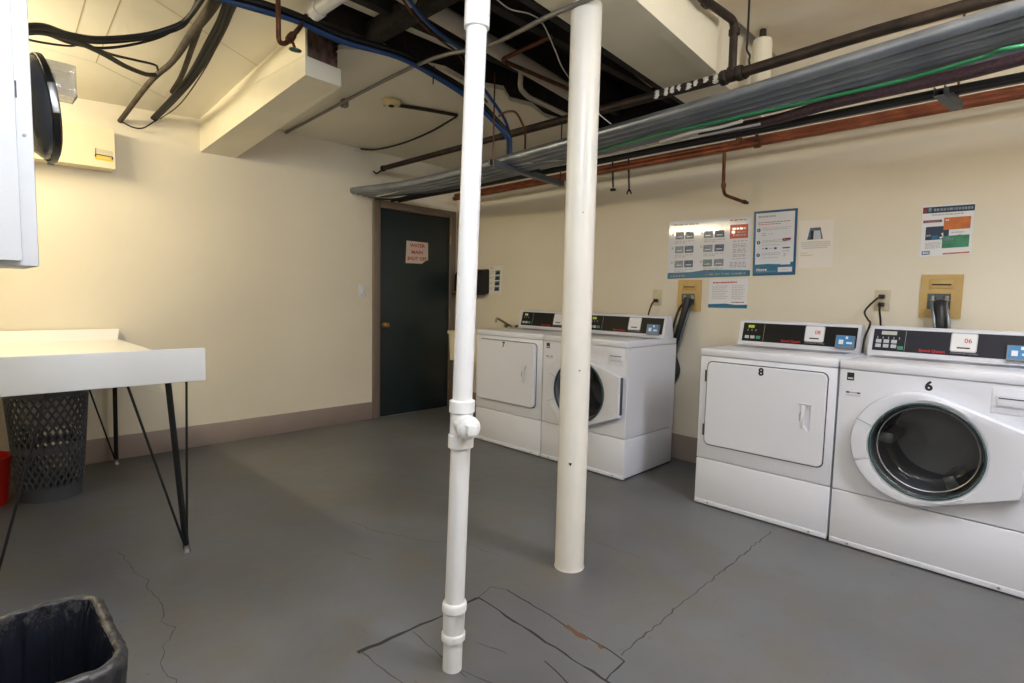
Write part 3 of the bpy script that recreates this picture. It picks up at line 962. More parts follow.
tbx = thing('trash_bin', 'black trash bin with a dark plastic liner at the bottom left corner', 'bin', (.0, 1.285, 0))
def bloop(z, grow, wob=0.0, seed=0, n=10):
    tp = .035*(1-z/.6)
    L = rrect(-.225+tp-grow, .196-tp+grow, 1.128+tp-grow, 1.442-tp+grow, .050+grow, n)
    L2 = []
    for i in range(len(L)):
        a, b = L[i], L[(i+1) % len(L)]
        d = math.hypot(b[0]-a[0], b[1]-a[1])
        k = max(1, int(d/.010))
        for j in range(k):
            L2.append((a[0]+(b[0]-a[0])*j/k, a[1]+(b[1]-a[1])*j/k))
    return L2
def fit(L, n=320):
    # resample to n points evenly so that the loops can be lofted
    P = L+[L[0]]
    D = [0]
    for i in range(len(P)-1):
        D.append(D[-1]+math.hypot(P[i+1][0]-P[i][0], P[i+1][1]-P[i][1]))
    out, j = [], 0
    for k in range(n):
        t = D[-1]*k/n
        while D[j+1] < t: j += 1
        s = (t-D[j])/max(1e-9, D[j+1]-D[j])
        out.append((P[j][0]+(P[j+1][0]-P[j][0])*s, P[j][1]+(P[j+1][1]-P[j][1])*s))
    return out
def vl(z, g):
    return [Vector((x, y, z)) for x, y in fit(bloop(max(0, min(z, .6)), g))]
bn = MB().loft([vl(.0, 0), vl(.56, 0), vl(.575, .006), vl(.592, .006), vl(.592, -.008), vl(.02, -.006)], cap0=True, cap1=True)
bn.build('body', 'bin', tbx)
def wl(z, g, amp, seed, zamp=0.0):
    rnd = random.Random(seed)
    ph = [rnd.uniform(0, 2*PI) for _ in range(6)]
    pts = fit(bloop(max(0, min(z, .6)), g))
    cx_, cy_ = 0.0, 1.285
    out = []
    for i, (x, y) in enumerate(pts):
        t = i/len(pts)*2*PI
        w = sum(math.sin(t*f+ph[k])*w_ for k, (f, w_) in enumerate(((9, .25), (19, .3), (37, .3), (59, .3), (83, .25))))
        L = math.hypot(x-cx_, y-cy_)
        out.append(Vector((x-(x-cx_)/L*amp*(w+1), y-(y-cy_)/L*amp*(w+1), z+zamp*math.sin(t*9+ph[5])+zamp*.6*math.sin(t*31))))
    return out
li = MB().loft([wl(.597, -.006, .001, 1, .0015), wl(.57, -.010, .004, 2), wl(.53, -.011, .006, 2), wl(.48, -.012, .008, 2), wl(.42, -.013, .008, 3), wl(.33, -.014, .009, 4), wl(.22, -.016, .010, 5), wl(.10, -.02, .012, 6), wl(.06, -.07, .012, 6)], cap1=True)
li.build('liner', 'liner', tbx, angle=70)
cf = MB().loft([wl(.4985, .010, -.004, 8, .012), wl(.53, .010, -.004, 8), wl(.565, .011, -.003, 9), wl(.590, .0125, -.002, 9, .001), wl(.600, .006, .0, 1, .0015), wl(.601, -.001, .0, 1, .0015), wl(.597, -.006, .001, 1, .0015)])
cf.build('liner_cuff', 'liner_edge', tbx, angle=70)

# ------------------------------------------------------------------ white wall cabinet, black fan, clear guard, cream box at the upper left
cb = thing('wall_cabinet', 'white wall cabinet at the upper left, its door facing the camera', 'cabinet', (-.16, 2.06, 1.30))
MB().box((-.50, 1.902, 1.300), (.178, 2.24, 2.45), .005).build('carcass', 'cabinet', cb)
dd = MB().box((-.48, 1.878, 1.312), (.144, 1.900, 2.43), .004).build('door', 'cabinet', cb)
MB().lathe([(.0, -.004), (.006, -.004), (.006, .0)], (.085, 1.878, 1.77), (0, 1, 0), 10).build('screw_cover', 'grey_print', dd)
MB().lathe([(.0, -.003), (.004, -.003), (.004, .0)], (.160, 1.902, 1.63), (0, 1, 0), 10).build('screw', 'grey_print', cb)
MB().box((.1445, 1.898, 1.72), (.149, 1.903, 1.76)).build('latch', 'grey_gap', dd)

fc = Vector((.310, 2.95, 1.955))
fan = thing('wall_fan', 'black round wall fan seen edge-on between the white cabinet and the cream wall box', 'fan', (.20, 2.95, 1.72))
fax = Vector((1, .05, .12)).normalized()
ca = MB().lathe([(.0, -.070), (.10, -.066), (.165, -.052), (.190, -.026), (.194, -.012), (.186, -.006), (.194, .0), (.197, .010), (.190, .018), (.15, .024), (.09, .028), (.0, .030)], fc, fax, 48)
ca.build('guard', 'fan_dark', fan)
e1 = fax.cross(Vector((0, 0, 1))).normalized(); e2 = e1.cross(fax)
rbn = MB().lathe([(.201, -.012), (.206, -.010), (.206, .010), (.201, .012)], fc, fax, 48)
rbn.build('rim_band', 'leg', fan)
for a in (0, 2.1, 4.2):  # long pale steel clips imitate a lamp reflection on the fan rim
    cpn = fc + (e1*math.cos(a)+e2*math.sin(a))*.205
    MB().box((-.012, -.006, -.055), (.012, .005, .055), .003, mp=lambda p: cpn+fax*p.x+(e1*math.cos(a)+e2*math.sin(a))*p.y+(-e1*math.sin(a)+e2*math.cos(a))*p.z).build('clip', 'steel', fan)
mo = MB().lathe([(.0, -.20), (.05, -.195), (.07, -.17), (.075, -.10), (.06, -.06)], fc, fax, 28)
mo.build('motor_housing', 'fan_dark', fan)
MB().tube(bend([fc-fax*.15, fc-fax*.15+Vector((0, 0, -.2)), (-.49, 3.0, 1.72)], .08), .018, 12).build('bracket', 'leg', fan)
MB().box((-.4995, 2.93, 1.66), (-.48, 3.07, 1.78), .004).build('wall_plate', 'leg', fan)

def acrylic():
    m = bpy.data.materials.new('clear_acrylic')
    m.use_nodes = True
    b = m.node_tree.nodes['Principled BSDF']
    b.inputs['Base Color'].default_value = (.55, .57, .60, 1)
    b.inputs['Roughness'].default_value = .08
    b.inputs['Alpha'].default_value = .30
    b.inputs['Specular IOR Level'].default_value = .8
    return m
M['acrylic'] = acrylic()
ac = thing('clear_cover_box', 'clear plastic guard box beside the black fan at the upper left', 'cover box', (.39, 3.42, 2.115))
a = MB()
X0, X1, Y0, Y1, Z0, Z1 = .330, .472, 3.32, 3.46, 2.125, 2.268
for p, q in (((X0, Y0, Z0), (X1, Y0+.004, Z1)), ((X0, Y1-.004, Z0), (X1, Y1, Z1)), ((X0, Y0+.004, Z0), (X0+.004, Y1-.004, Z1)), ((X1-.004, Y0+.004, Z0), (X1, Y1-.004, Z1)), ((X0+.004, Y0+.004, Z1-.004), (X1-.004, Y1-.004, Z1)), ((X0+.004, Y0+.004, Z0), (X1-.004, Y1-.004, Z0+.004))):
    a.box(p, q, .001)
a.build('clear_shell', 'acrylic', ac)
MB().box((X0+.015, Y0+.05, Z0+.03), (X0+.075, Y1-.02, Z1-.04), .006).build('switch_body', 'whitep', ac)
MB().box((X0+.03, Y0+.04, Z0+.07), (X0+.05, Y0+.05, Z0+.10), .002).build('toggle', 'black', ac)
MB().box((X1-.004, Y0-.002, Z0), (X1+.002, Y1+.002, Z0+.010), .001).build('edge_frame', 'grey_print', ac)
MB().tube(bend([(X0+.02, Y1-.01, Z0+.06), (.2, Y1+.05, Z0+.06), (-.498, Y1+.1, Z0+.06)], .04), .011, 10).build('feed_conduit', 'rod_grey', ac)

jb = thing('junction_box', 'cream metal junction box with a small yellow label high on the back wall', 'box', (.52, 4.75, 2.05))
bx0, bx1, by0 = .17, .862, 4.69
g = MB()
g.hexa([Vector(p) for p in ((bx0, by0, 2.052), (bx1, by0, 2.062), (bx1, YA-.001, 2.062), (bx0, YA-.001, 2.052),
                            (bx0, by0, 2.318), (bx1, by0, 2.322), (bx1, YA-.001, 2.34), (bx0, YA-.001, 2.34))])
g.build('box_body', 'boxbeige', jb, smooth=False)
lb = Sheet(*[at(x, y, 1, by0-.0005) for x, y in ((95.5, 148), (113, 151.5), (112.5, 162), (95, 159))], NA)
lb.base('outlet', .001)
lb.rect(0, .56, 1, 1, 'label_yellow').rect(0, .5, 1, .58, 'black_print', 2).rect(-.02, .56, .06, .80, 'black_print', 2).rect(.94, .56, 1.02, .80, 'black_print', 2).rect(-.01, -.02, .04, .5, 'black_print', 2)
lb.words(.12, .9, .22, .07, 'faint_print', 3); lb.words(.14, .9, .78, .07, 'boxbeige', 4, 2)
lb.build('rating_label', jb)

# ------------------------------------------------------------------ light switch, outlets, washer boxes
def plate_screws(t, pts, nrm, m='steel', r=.003):
    for p in pts:
        MB().lathe([(r, 0), (r, .0012), (0, .0016)], p, nrm, 8, cap0=True).build('screw', m, t)
sw = thing('light_switch', 'small white light switch on the back wall left of the dark door', 'switch', (2.845, YA, 1.21))
MB().box((2.806, YA-.006, 1.212), (2.884, YA-.0005, 1.332), .003).build('plate', 'whitep', sw)
MB().box((2.838, YA-.018, 1.258), (2.853, YA-.006, 1.284), .002).build('toggle', 'white2', sw)
plate_screws(sw, [(2.845, YA-.006, 1.232), (2.845, YA-.006, 1.312)], NA)

def outlet(y, z, label):
    t = thing('wall_outlet', label, 'outlet', (XB, y, z-.06), 0, 'wall outlets with plugged cords')
    MB().box((XB-.006, y-.040, z-.064), (XB-.0005, y+.040, z+.064), .003).build('plate', 'outlet', t)
    for dz in (-.024, .024):
        s = MB().lathe([(.019, 0), (.019, .003)], (XB-.006, y, z+dz), NB, 18, cap1=True).build('socket', 'outlet', t)
    plate_screws(t, [(XB-.006, y, z)], NB)
    return t
outlet(2.316, 1.270, 'ivory outlet with one black cord above the washer behind the column')
outlet(.778, 1.277, 'ivory outlet with two black plugs above the washer numbered 6')
def plug_cord(name, y, z, pts, label, r=.0058):
    t = thing(name, label, 'cord', (XB-.02, y, z), 0, 'black power cords')
    MB().box((XB-.040, y-.016, z-.013), (XB-.0125, y+.016, z+.013), .005).build('plug', 'black', t)
    MB().tube(spline(pts, 8), r, 8).build('cable', 'cable_black', t)
plug_cord('power_cord', 2.316, 1.246, [(XB-.038, 2.316, 1.244), (XB-.065, 2.325, 1.22), (XB-.07, 2.345, 1.16), (XB-.06, 2.36, 1.09), (XB-.05, 2.35, .95)], 'black power cord hanging from the outlet above the washer behind the column')
plug_cord('power_cord', .778, 1.301, [(XB-.038, .778, 1.300), (XB-.075, .80, 1.28), (XB-.10, .845, 1.21), (3.80, .80, 1.165), (3.745, .774, 1.14), (3.69, .784, 1.06), (3.66, .785, .975)], 'black power cord looping from the upper socket down between the machines numbered 8 and 6')
plug_cord('power_cord', .778, 1.253, [(XB-.038, .778, 1.252), (XB-.06, .778, 1.22), (XB-.05, .77, 1.15), (XB-.04, .765, 1.05), (XB-.04, .76, .92)], 'short black power cord dropping straight from the lower socket behind the washer numbered 6')

def washer_box(y0, y1, z0, z1, label):
    t = thing('water_valve_box', label, 'valve box', (XB, (y0+y1)/2, z0), 0, 'brass coloured valve boxes')
    yc = (y0+y1)/2
    h0, h1 = z0+.05, z0+(z1-z0)*.56     # opening
    hy0, hy1 = y0+.05, y1-.035
    p = MB()
    T = .010
    p.box((XB-T, y0, z0), (XB-.0005, hy0, z1)); p.box((XB-T, hy1, z0), (XB-.0005, y1, z1))
    p.box((XB-T, hy0, z0), (XB-.0005, hy1, h0)); p.box((XB-T, hy0, h1), (XB-.0005, hy1, z1))
    p.build('face_plate', 'brass', t, smooth=False)
    MB().box((XB-.0025, hy0, h0), (XB-.0008, hy1, h1)).build('recess', 'galv_dull', t)
    s = MB().box((XB-T-.005, yc-.055, h1+.028), (XB-T, yc+.055, z1-.030), .002).build('cover', 'brass', t)
    MB().box((XB-T-.0065, yc-.045, h1+.048), (XB-T-.005, yc+.045, h1+.056)).build('slot', 'black', s)
    for dy in (.035, -.030):
        MB().lathe([(.012, 0), (.012, .018), (.016, .02), (.016, .028), (.008, .032)], (XB-.014, yc+dy, h1-.012), (0, 0, -1), 12, cap1=True).build('spigot', 'steel', t)
    plate_screws(t, [(XB-T, y, z) for y in (y0+.018, y1-.018) for z in (h0+.02, h1+.03)], NB, 'steel', .004)
    return t
washer_box(1.945, 2.135, 1.168, 1.41, 'brass coloured valve box under the wide poster, a long black hose hanging from it')
washer_box(.396, .590, 1.182, 1.432, 'brass coloured valve box under the colourful poster above the washer numbered 6')
def hose(pts, r, m, label, grp):
    o = MB().tube(spline(pts, 8), r, 10).build('hose', m)
    return tag(o, label, 'hose', grp)
GH = 'washing machine hoses'
hose([(XB-.045, 2.035, 1.27), (XB-.06, 2.04, 1.18), (XB-.07, 2.075, 1.02), (XB-.075, 2.115, .84), (XB-.06, 2.09, .70), (XB-.05, 2.16, .55)], .028, 'hose_black', 'thick black drain hose hanging from the valve box under the wide poster', GH)
hose([(XB-.020, 2.075, 1.23), (XB-.105, 2.075, 1.17), (XB-.115, 2.115, 1.0), (XB-.11, 2.135, .84), (XB-.10, 2.15, .66)], .009, 'hose_black', 'thin black water hose left of the thick hose under the wide poster', GH)
hose([(XB-.020, 2.010, 1.23), (XB-.085, 2.005, 1.15), (XB-.105, 2.04, .98), (XB-.115, 2.08, .80), (XB-.10, 2.11, .60)], .009, 'galv_dull', 'thin grey braided hose along the thick black hose under the wide poster', GH)
hose([(XB-.040, .488, 1.27), (XB-.065, .482, 1.23), (XB-.08, .474, 1.15), (XB-.07, .47, 1.0)], .032, 'hose_black', 'thick black drain hose dropping behind the washer numbered 6', GH)
hose([(XB-.02, .528, 1.28), (XB-.065, .522, 1.25), (XB-.10, .500, 1.15), (XB-.09, .49, 1.0)], .0085, 'galv', 'silver braided hose, left one of two above the washer numbered 6', GH)
hose([(XB-.02, .463, 1.28), (XB-.065, .458, 1.25), (XB-.10, .435, 1.15), (XB-.09, .43, 1.0)], .0085, 'galv', 'silver braided hose, right one of two above the washer numbered 6', GH)

# ------------------------------------------------------------------ posters on the right wall
p1 = Sheet(*wallB([(669.5, 221.5), (752, 216.5), (750, 276), (667.5, 279)]), NB).base('gloss_paper')
p1.poly([(0, .895), (.30, .895), (.50, .865), (.75, .88), (1, .90), (1, 1), (0, 1)], 'poster_blue')
p1.words(.06, .38, .07, .022, 'grey_print', 1); p1.words(.76, .95, .045, .016, 'red_print', 2); p1.words(.06, .3, .19, .02, 'faint_print', 3)
p1.rect(.76, .12, .965, .355, 'poster_red'); p1.words(.79, .94, .19, .025, 'gloss_paper', 4, 2); p1.disc(.80, .25, .02, .03, 'gloss_paper', 2); p1.words(.84, .94, .25, .02, 'faint_print', 5, 2); p1.words(.80, .94, .30, .02, 'faint_print', 6, 2)
for row, v0 in enumerate((.20, .44, .69)):
    for i, (u, mm) in enumerate(((.09, 'photo_grey'), (.215, 'photo_dark' if row else 'photo_grey'), (.45, 'photo_green' if row == 2 else 'photo_grey'), (.585, 'photo_dark' if row < 2 else 'photo_grey'))):
        p1.rect(u, v0, u+.112, v0+.12, mm)
        p1.rect(u+.02, v0+.07, u+.09, v0+.085, 'gloss_paper', 2)
    for u in (.035, .405):
        p1.disc(u+.02, v0+.03, .014, .022, 'faint_print')
        p1.words(u+.05, u+.30, v0+.155, .016, 'faint_print', 7+row); p1.words(u+.05, u+.2, v0+.185, .016, 'faint_print', 11+row)
for k, v in enumerate((.40, .45, .475, .50, .54, .565, .59, .63, .655, .70, .76, .785, .81, .835)):
    p1.words(.80 if k < 10 else .77, .955, v, .014, 'grey_print', 20+k)
p1.words(.04, .24, .955, .032, 'photo_grey', 40, 2); p1.words(.48, .95, .95, .032, 'photo_grey', 41, 2)
tag(p1.build('instruction_poster'), 'wide glossy instruction poster with rows of small pictures and a red box', 'poster')
p2 = Sheet(*wallB([(754.2, 211.8), (798, 208), (795.2, 274.6), (752.6, 276)], .0025), NB).base('poster_navyblue')
p2.rect(.055, .035, .945, .86, 'gloss_paper', 1); p2.poly([(.055, .825), (.35, .82), (.62, .83), (.945, .80), (.945, .97), (.0, .97), (.0, .825)], 'poster_blue', 2)
p2.words(.11, .52, .09, .026, 'grey_print', 1, 2); p2.words(.11, .85, .18, .010, 'poster_pill', 2, 2); p2.words(.11, .65, .21, .010, 'red_print', 3, 2)
for k, v in enumerate((.295, .485, .68)):
    p2.disc(.125, v, .045, .029, 'poster_navyblue', 2); p2.rect(.118, v-.012, .132, v+.012, 'gloss_paper', 3)
    p2.words(.22, .88, v-.025, .012, 'faint_print', 5+k, 2); p2.words(.22, .80, v+.0, .012, 'faint_print', 8+k, 2)
    if k: p2.words(.22, .62, v+.045, .012, 'faint_print', 11+k, 2)
p2.rect(.20, .345, .30, .355, 'grey_print', 2).rect(.20, .375, .30, .385, 'grey_print', 2).words(.34, .46, .36, .012, 'faint_print', 15, 2)
p2.poly([(.68, .455), (.70, .44), (.86, .435), (.88, .45), (.86, .475), (.70, .48)], 'poster_pill', 2); p2.rect(.66, .57, .88, .84, 'gloss_paper', 3); p2.rect(.69, .575, .86, .595, 'poster_navyblue', 4); p2.words(.69, .86, .635, .012, 'grey_print', 18, 4); p2.rect(.72, .67, .78, .685, 'grey_print', 4).rect(.72, .70, .76, .715, 'grey_print', 4)
p2.rect(.22, .575, .26, .59, 'poster_pill', 2).rect(.29, .572, .35, .595, 'poster_navy', 2).rect(.38, .578, .47, .588, 'grey_print', 2).rect(.50, .57, .56, .60, 'poster_navyblue', 2)
p2.rect(.60, .875, .93, .955, 'photo_grey', 3).rect(.605, .88, .925, .95, 'gloss_paper', 4); p2.words(.69, .84, .915, .014, 'faint_print', 21, 5)
p2.words(.09, .18, .885, .018, 'photo_grey', 22, 3); p2.words(.09, .34, .91, .026, 'gloss_paper', 23, 3); p2.words(.09, .56, .938, .016, 'photo_grey', 24, 3)
tag(p2.build('instruction_poster'), 'upright poster with a blue border and three numbered steps', 'poster')
p3 = Sheet(*wallB([(799, 221), (835, 219), (832.5, 267), (798, 268.5)]), NB).base('faded_paper')
p3.poly([(.33, .16), (.62, .155), (.70, .40), (.25, .41)], 'photo_dark'); p3.poly([(.44, .22), (.61, .22), (.65, .40), (.43, .41)], 'button', 2); p3.poly([(.36, .22), (.42, .21), (.42, .40), (.35, .40)], 'panel', 2)
for k, v in enumerate((.46, .50, .54, .58)):
    p3.words(.08+.05*(k == 3), .90-.08*(k == 3), v, .018, 'faint_print', 3+k)
p3.words(.07, .26, .68, .018, 'faint_print', 8); p3.words(.07, .42, .73, .018, 'faint_print', 9)
tag(p3.build('notice_sheet'), 'faded paper notice with a small machine picture, right of the blue bordered poster', 'notice')
p4 = Sheet(*wallB([(709.5, 279.5), (748.8, 278), (747, 309), (708, 308)]), NB).base('paper')
p4.poly([(0, .86), (.2, .85), (.45, .835), (.7, .87), (1, .86), (1, .985), (0, .985)], 'poster_blue')
p4.words(.10, .72, .12, .045, 'red_print', 1)
for k, v in enumerate((.24, .30, .36, .42, .48, .54, .60, .66)):
    p4.words(.09, .50, v, .022, 'faint_print', 2+k, fill=1-.1*(k % 3)); p4.words(.60, .92, v, .022, 'faint_print', 22+k, fill=1-.15*(k % 2))
p4.words(.60, .92, .79, .03, 'poster_pill', 50)
tag(p4.build('notice_sheet'), 'small white notice with a blue wave foot, below the wide glossy poster', 'notice')
p5 = Sheet(*wallB([(923, 206), (975.5, 202.3), (971, 253.5), (919.5, 257)]), NB).base('paper')
p5.rect(.01, .035, 1, .155, 'poster_navy'); p5.words(.22, .97, .095, .05, 'photo_grey', 1, 2); p5.rect(.03, .05, .10, .14, 'poster_pill', 2); p5.rect(.12, .05, .18, .13, 'photo_grey', 2); p5.words(.2, .80, .195, .028, 'faint_print', 2)
p5.rect(.03, .29, .40, .34, 'poster_pill'); p5.words(.07, .37, .315, .02, 'photo_grey', 3, 2)
p5.rect(.44, .26, .945, .50, 'poster_orange', 2); p5.poly([(.75, .50), (.86, .30), (.92, .50)], 'poster_orange', 3); p5.words(.47, .55, .31, .03, 'faded_paper', 4, 3)
p5.rect(.09, .42, .55, .68, 'poster_navy'); p5.rect(.08, .575, .20, .61, 'photo_grey', 2); p5.poly([(.37, .64), (.43, .62), (.40, .56), (.44, .55), (.45, .64), (.39, .67)], 'paper', 2); p5.rect(.22, .60, .35, .66, 'poster_blue', 2)
p5.rect(.43, .62, .945, .86, 'poster_green', 2); p5.disc(.76, .72, .12, .11, 'poster_green', 3); p5.words(.45, .64, .68, .06, 'photo_green', 5, 3); p5.words(.60, .85, .56, .025, 'faint_print', 6)
for k in range(5):
    p5.words(.10, .40, .74+.025*k, .014, 'faint_print', 7+k)
p5.rect(.04, .895, .20, .965, 'poster_navyblue').words(.06, .18, .93, .03, 'paper', 9, 2); p5.rect(.46, .955, .97, .985, 'poster_orange')
tag(p5.build('health_poster'), 'square poster with navy header and orange, navy and green blocks', 'poster')
p6 = Sheet(*wallB([(489, 266.5), (503, 265.5), (501.5, 294), (487, 294.5)]), NB).base('faded_paper')
for k in range(4):
    p6.rect(.50, .16+.19*k, .84, .31+.19*k, 'photo_green'); p6.poly([(.50, .31+.19*k), (.58, .20+.19*k), (.76, .20+.19*k), (.84, .31+.19*k)], 'poster_navy', 2)
    p6.words(.1, .42, .2+.19*k, .02, 'faint_print', k); p6.words(.1, .36, .25+.19*k, .02, 'faint_print', 5+k)
p6.words(.1, .34, .06, .03, 'red_print', 9)
tag(p6.build('notice_sheet'), 'narrow notice with a column of four small green pictures, near the black dispenser', 'notice')

# ------------------------------------------------------------------ towel dispenser, utility sink
td = thing('towel_dispenser', 'black paper towel dispenser on the right wall beside the dark door', 'dispenser', (XB, 4.46, 1.27))
q = MB()
q.loft([[Vector((XB-.001, y, z)) for y, z in rrect(4.30, 4.72, 1.272, 1.535, .02)], [Vector((XB-.10, y, z)) for y, z in rrect(4.30, 4.72, 1.272, 1.525, .03)],
        [Vector((XB-.135, y, z)) for y, z in rrect(4.31, 4.71, 1.29, 1.48, .03)]], cap0=True, cap1=True)
q.build('housing', 'black', td)
MB().box((XB-.15, 4.33, 1.262), (XB-.02, 4.74, 1.274), .004).build('tray', 'black', td)
MB().box((XB-.138, 4.40, 1.33), (XB-.134, 4.65, 1.40), .002).build('view_window', 'panel', td)

sk = thing('utility_sink', 'cream utility sink in the corner, left of the dryer numbered 7', 'sink', (3.72, 3.94, 0))
sx0, sx1, sy0, sy1, sz = 3.43, 4.005, 3.62, 4.27, .905
def sl(ins, z, r=.04):
    return [Vector((x, y, z)) for x, y in rrect(sx0+ins, sx1-ins, sy0+ins, sy1-ins, r)]
q = MB().loft([sl(.02, .62), sl(.012, sz-.03), sl(.0, sz-.028), sl(.0, sz), sl(.03, sz), sl(.04, sz-.02), sl(.07, .66)], cap0=True, cap1=True)
q.build('basin', 'tub', sk)
for x, y in ((sx0+.06, sy0+.06), (sx0+.06, sy1-.06), (sx1-.06, sy0+.06), (sx1-.06, sy1-.06)):
    q = MB(); q.tube([Vector((x, y, 0)), Vector((x, y, .64))], .022, 4); q.build('leg', 'galv_dull', sk)
fy = 3.87
fa = MB()
fa.box((3.90, fy-.10, sz), (3.985, fy+.10, sz+.022), .008)
fa.tube(bend([(3.95, fy, sz+.02), (3.95, fy+.01, sz+.05), (3.80, fy+.07, sz+.135), (3.79, fy+.075, sz+.09)], .03), .011, 10)
fau = fa.build('faucet', 'chrome', sk)
for dy in (-.075, .075):
    MB().lathe([(.012, 0), (.012, .02), (.024, .026), (.026, .04), (.012, .05)], (3.94, fy+dy, sz+.02), (0, 0, 1), 14, cap1=True).build('tap_handle', 'chrome', fau)

# ------------------------------------------------------------------ ceiling services: conduits, cables, pipes
def tube1(name, pts, r, m, label, cat, grp=None, seg=10, sp=8, rounded=None):
    path = bend(pts, rounded) if rounded else (spline(pts, sp) if len(pts) > 2 else pts)
    return tag(MB().tube(path, r, seg).build(name, m), label, cat, grp)
GC = 'galvanised conduits of the long bundle under the ceiling'
NC = 6
names = ['outermost', 'second', 'third', 'fourth', 'fifth', 'innermost']
for i in range(NC):
    s = i/(NC-1)
    xe, xm, xn = 2.745+.30*s, 2.715+.30*s, 2.71+.40*s     # at the door wall, half way, near the camera
    dz = -.014*math.sin(s*PI)
    zz = [2.215, 2.172, 2.166, 2.195, 2.218, 2.248, 2.306-.02*s, 2.35-.03*s, 2.37]
    yy = [YA-.002, 4.0, 3.25, 2.3, 1.7, 1.1, .2, -.5, YF+.002]
    xs_ = [xe, xe, xm+.01, xm, xm, xm+.0, xn, xn, xn]
    lab = {0: 'galvanised conduit at the left outer edge of the long overhead bundle', NC-1: 'galvanised conduit at the wall side of the long overhead bundle, next to the cables'}.get(
        i, 'galvanised conduit, %s from the left outer edge of the long overhead bundle' % names[i])
    tube1('conduit', [(x, y, z+dz) for x, y, z in zip(xs_, yy, zz)], .0265 if i % 3 else .030, 'galv', lab, 'conduit', GC, 12, 6)
def run(px, z):
    return [at(x, y, 2, z if not isinstance(z, (list, tuple)) else z[i]) for i, (x, y) in enumerate(px)]
def line_y(x0, x1, z0, z1, wob=.01, seed=0, ya=YA-.01, yb=-1.2, n=14):
    rnd = random.Random(seed)
    return [(x0+(x1-x0)*k/n+rnd.uniform(-wob, wob), ya+(yb-ya)*k/n, z0+(z1-z0)*k/n+rnd.uniform(-wob, wob)*.6) for k in range(n+1)]
GCB = 'loose cables along the wall side of the conduit bundle'
tube1('green_cable', run([(560, 160), (611, 147), (676, 131), (775, 109), (838, 95), (900, 81), (940, 70), (985, 57), (1030, 45)], 2.165)+[Vector((3.05, -.4, 2.20)), Vector((3.06, -1.2, 2.22)), Vector((3.08, YF+.004, 2.24))], .008, 'cable_green', 'bright green cable running along the conduit bundle', 'cable', GCB)
tube1('purple_hose', run([(700, 133), (768, 121), (830, 104), (900, 88), (960, 75), (1024, 58), (1100, 38)], 2.19)+[Vector((3.13, -.7, 2.22)), Vector((3.13, -1.4, 2.25)), Vector((3.14, YF+.004, 2.26))], .026, 'cable_purple', 'purple braided sleeve on the right part of the conduit bundle', 'hose', GCB)
tube1('black_cable', line_y(3.26, 3.14, 2.19, 2.215, .006, 3, yb=YF+.01), .020, 'cable_black', 'thick black cable along the lower edge of the conduit bundle', 'cable', GCB)
tube1('black_cable', line_y(3.17, 3.085, 2.175, 2.20, .006, 5, yb=YF+.01), .014, 'cable_black', 'thinner black cable squeezed between the green and thick black cables', 'cable', GCB)
tube1('grey_conduit', line_y(3.335, 3.225, 2.205, 2.225, .003, 8, yb=YF+.01), .014, 'rod_grey', 'thin grey conduit below the purple sleeve at the wall side of the bundle', 'conduit', GCB)
tube1('white_cable', run([(377, 196.5), (400, 191), (430, 186), (455, 180), (485, 170), (530, 163), (600, 156), (650, 146), (700, 136), (760, 124)], 2.155), .0065, 'cable_white', 'long thin white cable sagging along the conduit bundle from the door', 'cable', GCB)
tube1('white_cable', run([(660, 142), (690, 133), (720, 127), (742, 121)], 2.15), .009, 'cable_white', 'short white cable bowing below the green cable', 'cable', GCB)
tube1('black_cable', run([(375, 199), (395, 199), (420, 193), (450, 188), (485, 178), (540, 170)], 2.15), .008, 'cable_black', 'black cable drooping under the bundle above the dark door', 'cable', GCB)

# strut hangers under the bundle
def strut(a, b, label, rods):
    a, b = Vector(a), Vector(b)
    t = thing('strut_hanger', label, 'hanger', (a+b)/2, 0, 'steel hangers of the conduit bundle')
    d = (b-a).normalized(); s = Vector((-d.y, d.x, 0)).normalized(); u = d.cross(s)
    ch = MB()
    w, h, th = .020, .020, .003
    for (o0, o1, z0, z1) in ((-w, w, -h, -h+th), (-w, -w+th, -h+th, h), (w-th, w, -h+th, h)):
        ch.hexa([p+s*o+u*z for p, o, z in ((a, o0, z0), (b, o0, z0), (b, o1, z0), (a, o1, z0), (a, o0, z1), (b, o0, z1), (b, o1, z1), (a, o1, z1))])
    ch.build('channel', 'galv_dull', t, smooth=False)
    for p, zt in rods:
        MB().rod(Vector(p), Vector((p[0], p[1], zt)), .005, 8).build('rod', 'copper', t)
strut((2.585, 2.76, 2.137), (3.42, 2.84, 2.137), 'steel strut hanger under the conduits between the two white posts', [((2.605, 2.765, 2.11), 2.72), ((3.39, 2.835, 2.11), 2.70)])
strut((3.05, .44, 2.178), (3.285, .40, 2.165), 'steel strut hanger under the conduit bundle at the upper right', [((3.265, .40, 2.165), 2.86)])

